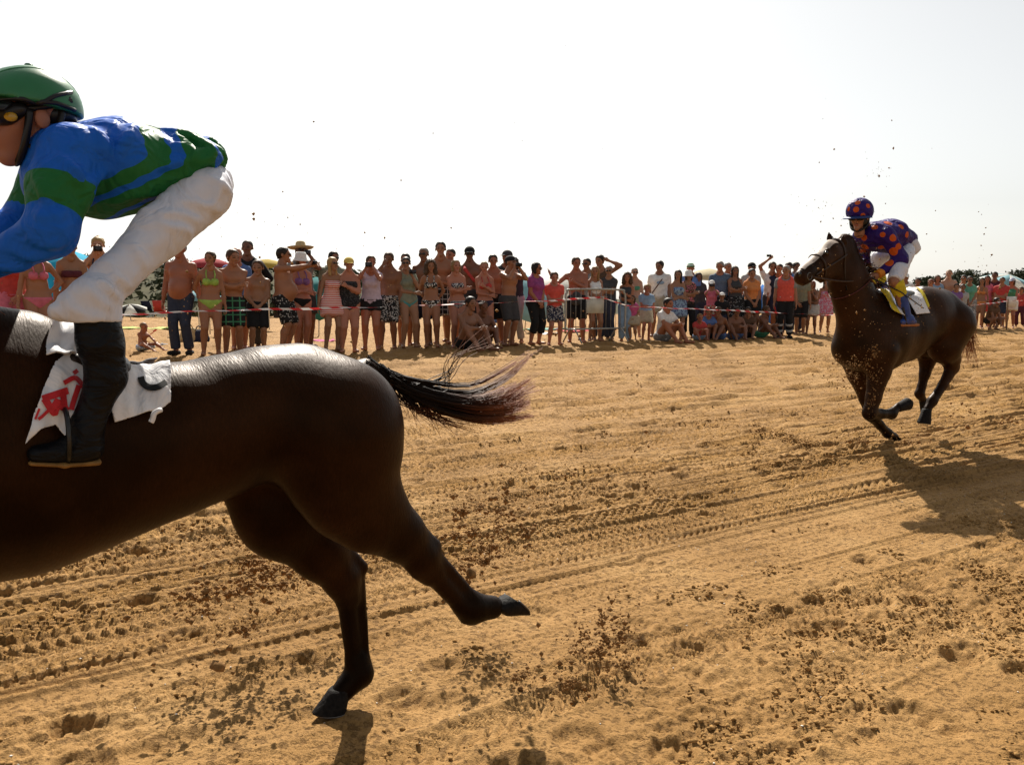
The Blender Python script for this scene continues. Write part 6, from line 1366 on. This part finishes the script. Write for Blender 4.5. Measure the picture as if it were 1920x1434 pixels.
    j = tow['j']; v, q = solid([cap(j.tp(-.06, .03, .30), j.tp(-.055, -.06, .25), .03, .035, .02), cap(j.tp(-.055, -.06, .25), j.tp(.03, -.075, .13), .035, .03, .02), cap(j.tp(-.06, .03, .30), j.tp(-.06, .07, .12), .03, .035, .02)], .016); w = mobj('beach_towel', v, q, cloth('red')); w.matrix_world = tow['M']; tag(w, 'red towel slung over the shoulder of the man in the dark cap', 'towel')
    j = big['j']; v, q = solid([cap(j.tp(.075, -.01, .285), j.tp(.03, -.088, .22), .014, k=.01), cap(j.tp(.03, -.088, .22), j.tp(-.09, -.07, .06), .014, k=.01)], .012); mobj('shoulder_strap', v, q, cloth('brown'), big['o'])
    v, q = solid([ell(j.tp(.02, -.083, .19), (.10, .012, .045))], .014); mobj('shirt_print', v, q, cloth('sky'), big['o'])
crowd()
# ------------------------------------------------------------------ behind the crowd: dunes, scrub, trees
def at(x, y, D):                                            # point seen at pixel x, y, at forward distance D
    d = ray(x, y); p = d * (D / d[1]); p[2] += CAMZ; return p
def leaves(rs, centres, n, size, mat, name, parent=None, label=None):
    """leaf-sized faces filling clumps (centre, radii)"""
    k = len(centres); cs = np.array([c for c, r in centres]); rr = np.array([r for c, r in centres])
    i = RNG.integers(0, k, n); d = RNG.normal(size=(n, 3)); d /= np.linalg.norm(d, axis=1)[:, None]; rad = RNG.random(n) ** .45
    c = cs[i] + d * rad[:, None] * rr[i]
    a = RNG.normal(size=(n, 3)); a /= np.linalg.norm(a, axis=1)[:, None]; b = np.cross(a, RNG.normal(size=(n, 3))); b /= np.linalg.norm(b, axis=1)[:, None]
    s = size * RNG.uniform(.6, 1.4, (n, 1))
    v = np.stack([c - a * s, c + b * s * .5, c + a * s, c - b * s * .5], 1).reshape(-1, 3)
    q = np.arange(4 * n).reshape(-1, 4); sh = np.repeat(RNG.random(n), 4)
    return mobj(name, v, q, mat, parent, False, {'shade': sh})
LEAF = attr_mat('pine_foliage', 'shade', [(0, (.030, .040, .018)), (.5, (.055, .065, .030)), (1, (.085, .09, .045))], .7, .2)
SCRUB = attr_mat('dune_scrub', 'shade', [(0, (.03, .038, .018)), (.5, (.05, .06, .028)), (1, (.085, .085, .045))], .8, .1)
BARK = plain('pine_bark', (.10, .065, .045), .9, .3, 12, .4)
def dunes():
    n, m = 150, 14; V = []; cl = []
    for i in range(n):
        x = -700 + 3400 * i / (n - 1)
        hgt = 2.7 * math.exp(-((x - 150) / 380) ** 2) + 1.5 * math.exp(-((x - 620) / 220) ** 2) + .7 + 1.3 * math.exp(-((x - 1900) / 300) ** 2) + .5 * float(fbm(np.array([x * .012]), np.array([.3]), 3, 5)[0])
        D0 = 44 + .012 * max(0, x)
        for j in range(m):
            t = j / (m - 1); D = D0 + 40 * t; d = ray(x, 717); p = d * (D / d[1]); prof = math.sin(min(1, t * 2.2) * math.pi / 2)
            z = .80 + hgt * prof + .25 * float(fbm(np.array([p[0] * .2]), np.array([p[1] * .2]), 3, 8)[0]) * prof - .1 * (t == 0); V.append((p[0], p[1], z))
            if x < 900 or x > 1500:
                for _ in range(3 if j < 9 else 1):
                    if random.random() < .8: cl.append((A3(p[0] + random.uniform(-.5, .5), p[1] + random.uniform(-1.5, 1.5), z + .15), A3(.7, .8, .40) * random.uniform(.5, 1.3)))
    Q = np.array([[i * m + j, (i + 1) * m + j, (i + 1) * m + j + 1, i * m + j + 1] for i in range(n - 1) for j in range(m - 1)])
    o = mobj('dune_ridge', np.array(V), Q, plain('dune_earth', (.07, .065, .035), .95, .35, .8, .3, .1)); tag(o, kind='structure')
    s = leaves(random, cl, 30000, .25, SCRUB, 'dune_scrub'); tag(s, 'low green scrub covering the dune ridge behind the beach', 'scrub', kind='stuff')
dunes()
def tree(x, ytop, D, w, h, label):
    top = at(x, ytop, D); base = A3(top[0], top[1], max(.8, top[2] - h)); rs = random.Random(int(x)); H = top[2] - base[2]
    e = bpy.data.objects.new('pine_tree', None); link(e); e.location = base; tag(e, label, 'tree', 'pines beyond the beach')
    mb = MB(); mb.tube(spline([A3(0, 0, -.3), A3(.1, 0, H * .35), A3(-.05, .1, H * .75)], 8), np.linspace(.16, .07, 8), 8); cl = []
    for k in range(13):
        a = rs.uniform(0, 6.28); r = w * rs.uniform(.15, .95); c = A3(math.cos(a) * r, math.sin(a) * r, H * rs.uniform(.55, .9) - .12 * r * r / w)
        mb.tube(spline([A3(0, 0, H * rs.uniform(.3, .6)), c * A3(.5, .5, .85), c], 6), np.linspace(.06, .02, 6), 5); cl.append((c, A3(w * .42, w * .42, H * .14) * rs.uniform(.6, 1.2)))
    mb.build('trunk', BARK, e, True); leaves(rs, cl, 2000, .15, LEAF, 'crown', e)
for i, a in enumerate(((1700, 527, 100, 2.6, 3.5, 'low pine behind the white-capped man over the right horse'), (1742, 516, 96, 2.4, 4.2, 'pine crown left of the bare-chested tall man at right'), (1775, 510, 98, 2.2, 4.6, 'pine crown directly behind the bare-chested tall man at right'), (1808, 503, 95, 2.0, 5.0, 'pine with the first of two high crowns at right'), (1826, 502, 97, 2.0, 5.0, 'highest pine crown, above the sea green t-shirt'), (1845, 508, 95, 2.3, 4.6, 'pine on the falling right side of the pine group'),
                       (1870, 521, 100, 2.4, 4, 'low pine behind the bright red t-shirt'), (1915, 505, 92, 2.6, 5, 'dark pine cut off by the right edge'), (1945, 500, 90, 3, 5, 'pine just beyond the right edge'), (515, 556, 46, 1.4, 2.2, 'rounded bush between the boys and the stout man'))): tree(*a)
# ------------------------------------------------------------------ beach things
def parasol(x, y, D, r, col, label, tilt=0., az=0., drop=.32, n=8, col2=None):
    c = at(x, y, D); g = max(.78, ground_at(c[0], c[1])); e = bpy.data.objects.new('parasol', None); link(e); e.location = (c[0], c[1], g); tag(e, label, 'parasol', 'parasols on the beach')
    Hh = c[2] - g; R = rotz(az) @ rotx(tilt); o0 = A3(0, 0, Hh)
    V = [o0 + R @ A3(0, 0, drop * r)]; Q = []; T = []
    for k in range(n * 2):
        a = math.pi * k / n; s = 1 if k % 2 == 0 else .93
        for t in (.5, 1.): V.append(o0 + R @ A3(math.cos(a) * r * t * s, math.sin(a) * r * t * s, drop * r * (1 - t ** 1.6)))
    for k in range(n * 2):
        k2 = (k + 1) % (n * 2); T.append([0, 1 + 2 * k, 1 + 2 * k2]); Q.append([1 + 2 * k, 2 + 2 * k, 2 + 2 * k2, 1 + 2 * k2])
    V = np.array(V)
    def cm(c_): return plain('parasol_' + c_, {'cyan': (.04, .42, .62), 'red': (.42, .06, .07), 'yellow': (.55, .42, .09), 'paleblue': (.30, .52, .58), 'white': (.7, .7, .66), 'teal': (.05, .22, .22), 'black': (.03, .03, .03), 'cream': (.65, .58, .40), 'blue': (.05, .2, .55)}[c_], .8, .06, 5, 0, .1, trans=.35)
    if col2:
        for j, cc in ((0, col), (1, col2)):
            idx = [k for k in range(n * 2) if (k // 2) % 2 == j]; thick('canopy', V, [np.array([Q[k] for k in idx]), np.array([T[k] for k in idx])], cm(cc), e, .006)
    else: thick('canopy', V, [np.array(Q), np.array(T)], cm(col), e, .006)
    MB().tube([A3(0, 0, -.25), o0 + R @ A3(0, 0, drop * r * .98)], .018, 6).build('pole', plain('white_pole', (.6, .6, .58), .4), e, True)
parasol(108, 540, 17.6, .95, 'cyan', 'bright blue parasol tilted towards the sea at the left', math.radians(62), .25)
parasol(390, 498, 22, .62, 'red', 'red parasol behind the lime bikini woman', .12, 0)
parasol(502, 497, 26, .55, 'yellow', 'yellow parasol between the boys and the stout man', .2, .5)
parasol(372, 560, 27, .8, 'paleblue', 'pale blue parasol low behind the lime bikini woman', .1)
parasol(245, 582, 40, .75, 'white', 'small white and black parasol far behind the toddler', .25, 0, .4, 8, 'black')
parasol(982, 556, 24, .95, 'paleblue', 'pale blue parasol left of the magenta t-shirt woman', .9, .6)
parasol(596, 560, 21, .55, 'teal', 'dark teal parasol, folded low left of the striped dress', 1.25, .4)
parasol(1062, 540, 30, 1.0, 'white', 'white parasol behind the red-shirted boy\'s shoulder', .4, .2)
parasol(1330, 520, 36, 1.1, 'cream', 'cream parasol behind the woman in pink', .15)
parasol(1444, 575, 33, .9, 'blue', 'blue parasol leaning behind the orange t-shirt woman', 1.2, .9)
parasol(1888, 530, 36, 1.05, 'paleblue', 'pale blue and white parasol beside the blue-capped woman', .3, .4, .32, 8, 'white')
def towel(x, y, wx, wy, col, label, rz=0):
    c = onground(x, y); n = 12; xs = np.linspace(-wx / 2, wx / 2, n); ys = np.linspace(-wy / 2, wy / 2, n); R = rotz(rz); V = []
    for a in xs:
        for b in ys: p = R @ A3(a, b, 0) + A3(c[0], c[1], 0); p[2] = sand_z(p) + .03 + .008 * math.sin(a * 17 + b * 9); V.append(p)
    Q = np.array([[i * n + j, (i + 1) * n + j, (i + 1) * n + j + 1, i * n + j + 1] for i in range(n - 1) for j in range(n - 1)])
    V = np.array(V) - c; o = thick('beach_towel', V, Q, cloth(col), None, .012); o.location = c; tag(o, label, 'towel')
towel(275, 617, 1.7, .9, 'noise/lime/yellow/6', 'lime and yellow towel behind the toddler', .1)
towel(1100, 622, 1.5, .8, 'red', 'red towel lying behind the steel barrier', .5)
towel(1020, 619, 1.2, .8, 'noise/mint/sky/7', 'green and blue towel behind the magenta t-shirt woman', .5)
towel(940, 620, 1.2, .7, 'noise/lime/white/7', 'pale green towel behind the black cap photographer', .4)
towel(606, 640, .5, .35, 'hot', 'crumpled pink cloth at the striped dress girl\'s feet', .4)
towel(1030, 628, .5, .5, 'white', 'white cloth on the sand by the red-shirted boy', .4)
def lumpbag(name, x, y, size, col, label, cat='bag'):
    c = onground(x, y); h = size
    e = bpy.data.objects.new(name, None); link(e); e.location = (c[0], c[1], sand_z(c)); tag(e, label, cat)
    v, q = solid([cap((-h * .3, 0, h * .25), (h * .3, 0, h * .25), h * .3, k=.05), cap((-h * .18, 0, h * .6), (h * .18, 0, h * .62), h * .2, k=.1)], .022, noise=wrinkle([(unit(A3(.4, .2, 1)), 40), (unit(A3(1, .3, .2)), 50)], .006, int(x))); mobj('sack', v, q, cloth(col), e)
    MB().tube(spline([A3(-h * .25, -.02, h * .7), A3(-h * .1, -.05, h * 1.0), A3(h * .1, -.05, h * 1.0), A3(h * .25, -.02, h * .7)], 12), .012, 6).build('handle', cloth(col), e, True)
lumpbag('beach_bag', 356, 641, .38, 'straw', 'straw-coloured beach bag on the sand beside the jeans')
lumpbag('backpack', 375, 641, .34, 'navy', 'dark backpack lying next to the straw beach bag')
lumpbag('backpack', 1430, 606, .4, 'charcoal', 'dark bag on the sand behind the youth in green shorts')
lumpbag('cool_bag', 925, 606, .5, 'blue', 'blue bag far behind the red bikini top woman')
def beach_chair(x, y, cols, label, rz=.4):
    c = onground(x, y); e = bpy.data.objects.new('beach_chair', None); link(e); e.location = (c[0], c[1], sand_z(c)); e.rotation_euler = (0, 0, rz); tag(e, label, 'chair', 'low beach chairs behind the crowd')
    fr = plain('white_pole', (.6, .6, .58), .4)
    for s in (-.27, .27):
        MB().tube([A3(s, .35, 0), A3(s, -.30, .36)], .013, 6).build('leg', fr, e, True); MB().tube([A3(s, -.32, 0), A3(s, .38, .85)], .013, 6).build('leg', fr, e, True); MB().tube([A3(s * 1.08, -.32, .5), A3(s * 1.08, .12, .5)], .016, 6).build('armrest', fr, e, True)
    for nm, a, b in (('seat', A3(0, -.3, .36), A3(0, .12, .30)), ('backrest', A3(0, .1, .32), A3(0, .40, .88))):
        V = np.array([a + A3(-.27, 0, 0), a + A3(.27, 0, 0), b + A3(.27, 0, 0), b + A3(-.27, 0, 0)]); thick(nm, V, np.array([[0, 1, 2, 3]]), cloth(cols), e, .01)
beach_chair(690, 600, 'stripe/navy/white/9', 'navy and white striped beach chair behind the lilac shirt woman', 2.6)
beach_chair(745, 604, 'blue', 'blue beach chair behind the palm-print shorts', 2.2)
beach_chair(398, 601, 'sky', 'pale blue beach chair behind the lime bikini woman\'s legs', 2.8)
beach_chair(300, 596, 'red', 'red beach chair far behind the jeans man', 3.3)
beach_chair(280, 594, 'navy', 'dark beach chair left of the red beach chair', 3.0)
def rake():
    c = onground(290, 632); e = bpy.data.objects.new('toy_rake', None); link(e); e.location = (c[0], c[1], sand_z(c) + .03); tag(e, 'toddler\'s red plastic toy rake', 'toy'); RD = plain('red_plastic', (.55, .02, .02), .4)
    MB().tube([A3(-.14, 0, .02), A3(.0, 0, .12)], .010, 6).build('handle', RD, e, True); MB().box((.0, 0, .13), (.02, .13, .02)).build('head', RD, e)
    for k in range(5): MB().tube([A3(0, -.055 + .0275 * k, .13), A3(.05, -.055 + .0275 * k, .17)], .006, 5).build('tine', RD, e, True)
rake()
for k, (x, y, l) in enumerate(((303, 646, 'pale flip-flop on the sand left of the jeans man'), (310, 649, 'second pale flip-flop nearest the jeans man'))):
    c = onground(x, y); e = bpy.data.objects.new('flip_flop', None); link(e); e.location = (c[0], c[1], sand_z(c) + .02); tag(e, l, 'sandal', 'flip-flops on the sand'); e.rotation_euler = (0, 0, .5 + k)
    v, q = solid([cap((-.09, 0, 0), (.08, 0, 0), .036, .045, ax=(0, 0, 1), s=3.2)], .012); mobj('sole', v, q, cloth('sky'), e); MB().tube(spline([A3(-.02, -.04, .01), A3(.03, 0, .035), A3(-.02, .04, .01)], 8), .006, 5).build('strap', cloth('white'), e, True)
# ------------------------------------------------------------------ crowd barrier and tape
def barrier():
    v0 = 13.78; a = onv(1060, 620, v0); b = onv(1172, 620, v0); zg = sand_z((a + b) / 2); a[2] = b[2] = zg; u = unit(b - a); L = np.linalg.norm(b - a); n = A3(-u[1], u[0], 0)
    e = bpy.data.objects.new('steel_barrier', None); link(e); e.location = a; tag(e, 'grey steel crowd barrier standing in front of the blonde woman in white', 'barrier'); ST = plain('galvanised_steel', (.30, .30, .28), .45, .2, 30, 0, .4, .6)
    q = lambda s, z, o=0: u * s + A3(0, 0, z) + n * o
    MB().tube(spline([q(0, .22), q(0, .9), q(.04, 1.04), q(.18, 1.1), q(L - .18, 1.1), q(L - .04, 1.04), q(L, .9), q(L, .22)], 40), .021, 8).build('frame', ST, e, True)
    MB().tube([q(0, .30), q(L, .30)], .018, 8).build('lower_rail', ST, e, True)
    for k in range(1, 12): MB().tube([q(L * k / 12, .30), q(L * k / 12, 1.09)], .0055, 5).build('bar', ST, e, True)
    for s in (.18, L - .18): MB().tube(spline([q(s, .30), q(s, .28, -.1), q(s, .03, -.30)], 8), .016, 6).build('foot', ST, e, True); MB().tube(spline([q(s, .30), q(s, .28, .1), q(s, .03, .30)], 8), .016, 6).build('foot', ST, e, True)
    c = a + q(L * .46, .82, -.035); o = mobj('paper_sign', np.array([c + u * x + A3(0, 0, z) + n * y for x, z, y in ((-.22, -.2, 0), (.24, -.2, 0), (.24, .14, -.01), (-.22, .12, -.01))]), np.array([[0, 1, 2, 3]]), plain('pale_paper', (.46, .48, .44), .8, .15, 6)); md = o.modifiers.new('t', 'SOLIDIFY'); md.thickness = .004; tag(o, 'pale paper sign tied to the steel barrier', 'sign')
    return a, b
barrier()
TAPE = attr_mat('red_white_tape', 'len', [(0, (.62, .03, .03)), (.5, (.72, .68, .66))], .45, .3, interp='CONSTANT', trans=.25)
def tape(px, label, v0=13.72):
    ctrl = [onv(x, y, v0) for x, y in px]; n = int(sum(np.linalg.norm(b - a) for a, b in zip(ctrl[:-1], ctrl[1:])) / .022); P_ = spline(ctrl, n); s = np.concatenate([[0], np.cumsum(np.linalg.norm(np.diff(P_, axis=0), axis=1))])
    tw = 1.05 + .55 * np.sin(s * .9 + 1) + .4 * np.sin(s * 2.3); P_[:, 2] += .006 * np.sin(s * 5)
    side = np.stack([ND[0] * np.sin(tw), ND[1] * np.sin(tw), np.cos(tw)], 1) * .018
    V = np.concatenate([P_ - side, P_ + side]); i = np.arange(n - 1); Q = np.stack([i, i + 1, n + i + 1, n + i], 1)
    f = np.concatenate([s, s]) / .34 + np.concatenate([np.zeros(n), np.full(n, .22)]); tri = np.abs((f % 1) - .5) * 2
    o = mobj('barrier_tape', V, Q, TAPE, None, True, {'len': tri}); tag(o, label, 'tape')
tape([(-60, 600), (100, 592), (225, 590), (390, 583), (560, 579), (700, 576), (830, 571), (1000, 565), (1060, 562), (1126, 557)], 'red and white barrier tape running left from the steel barrier')
tape([(1126, 557), (1165, 570), (1200, 575), (1290, 579), (1370, 582), (1470, 587), (1560, 591), (1680, 588), (1790, 576), (1888, 565)], 'red and white barrier tape running right from the steel barrier')
tape([(1888, 565), (1930, 563), (2010, 566)], 'short red and white tape right of the stake')
def stake(x, v0, h, label):
    p = onv(x, 600, v0); z = sand_z(p); e = mobj('wooden_stake', *(lambda m: m.arrays())(MB().tube([A3(0, 0, -.2), A3(0, 0, h), A3(0, 0, h + .05)], [.022, .022, .004], 8)), plain('weathered_wood', (.25, .17, .1), .9, .3, 12), loc=(p[0], p[1], z)); tag(e, label, 'stake')
stake(1888, 13.74, .95, 'wooden stake holding the tape in front of the blue-capped woman'); stake(-60, 13.74, .95, 'wooden stake holding the tape left of the frame')
def placard():
    p = onv(1897, 563, 14.0); u = unit(A3(TD[0], TD[1], 0)); c = p - A3(0, 0, .05)
    V = np.array([c + u * x + A3(0, 0, z) for x, z in ((-.33, -.17), (.33, -.17), (.33, .17), (-.33, .17))]); o = mobj('white_placard', V, np.array([[0, 1, 2, 3]]), plain('white_card', (.6, .58, .55), .8, .1, 9)); md = o.modifiers.new('t', 'SOLIDIFY'); md.thickness = .006; tag(o, 'white placard held at waist height at the right edge', 'sign')
placard()
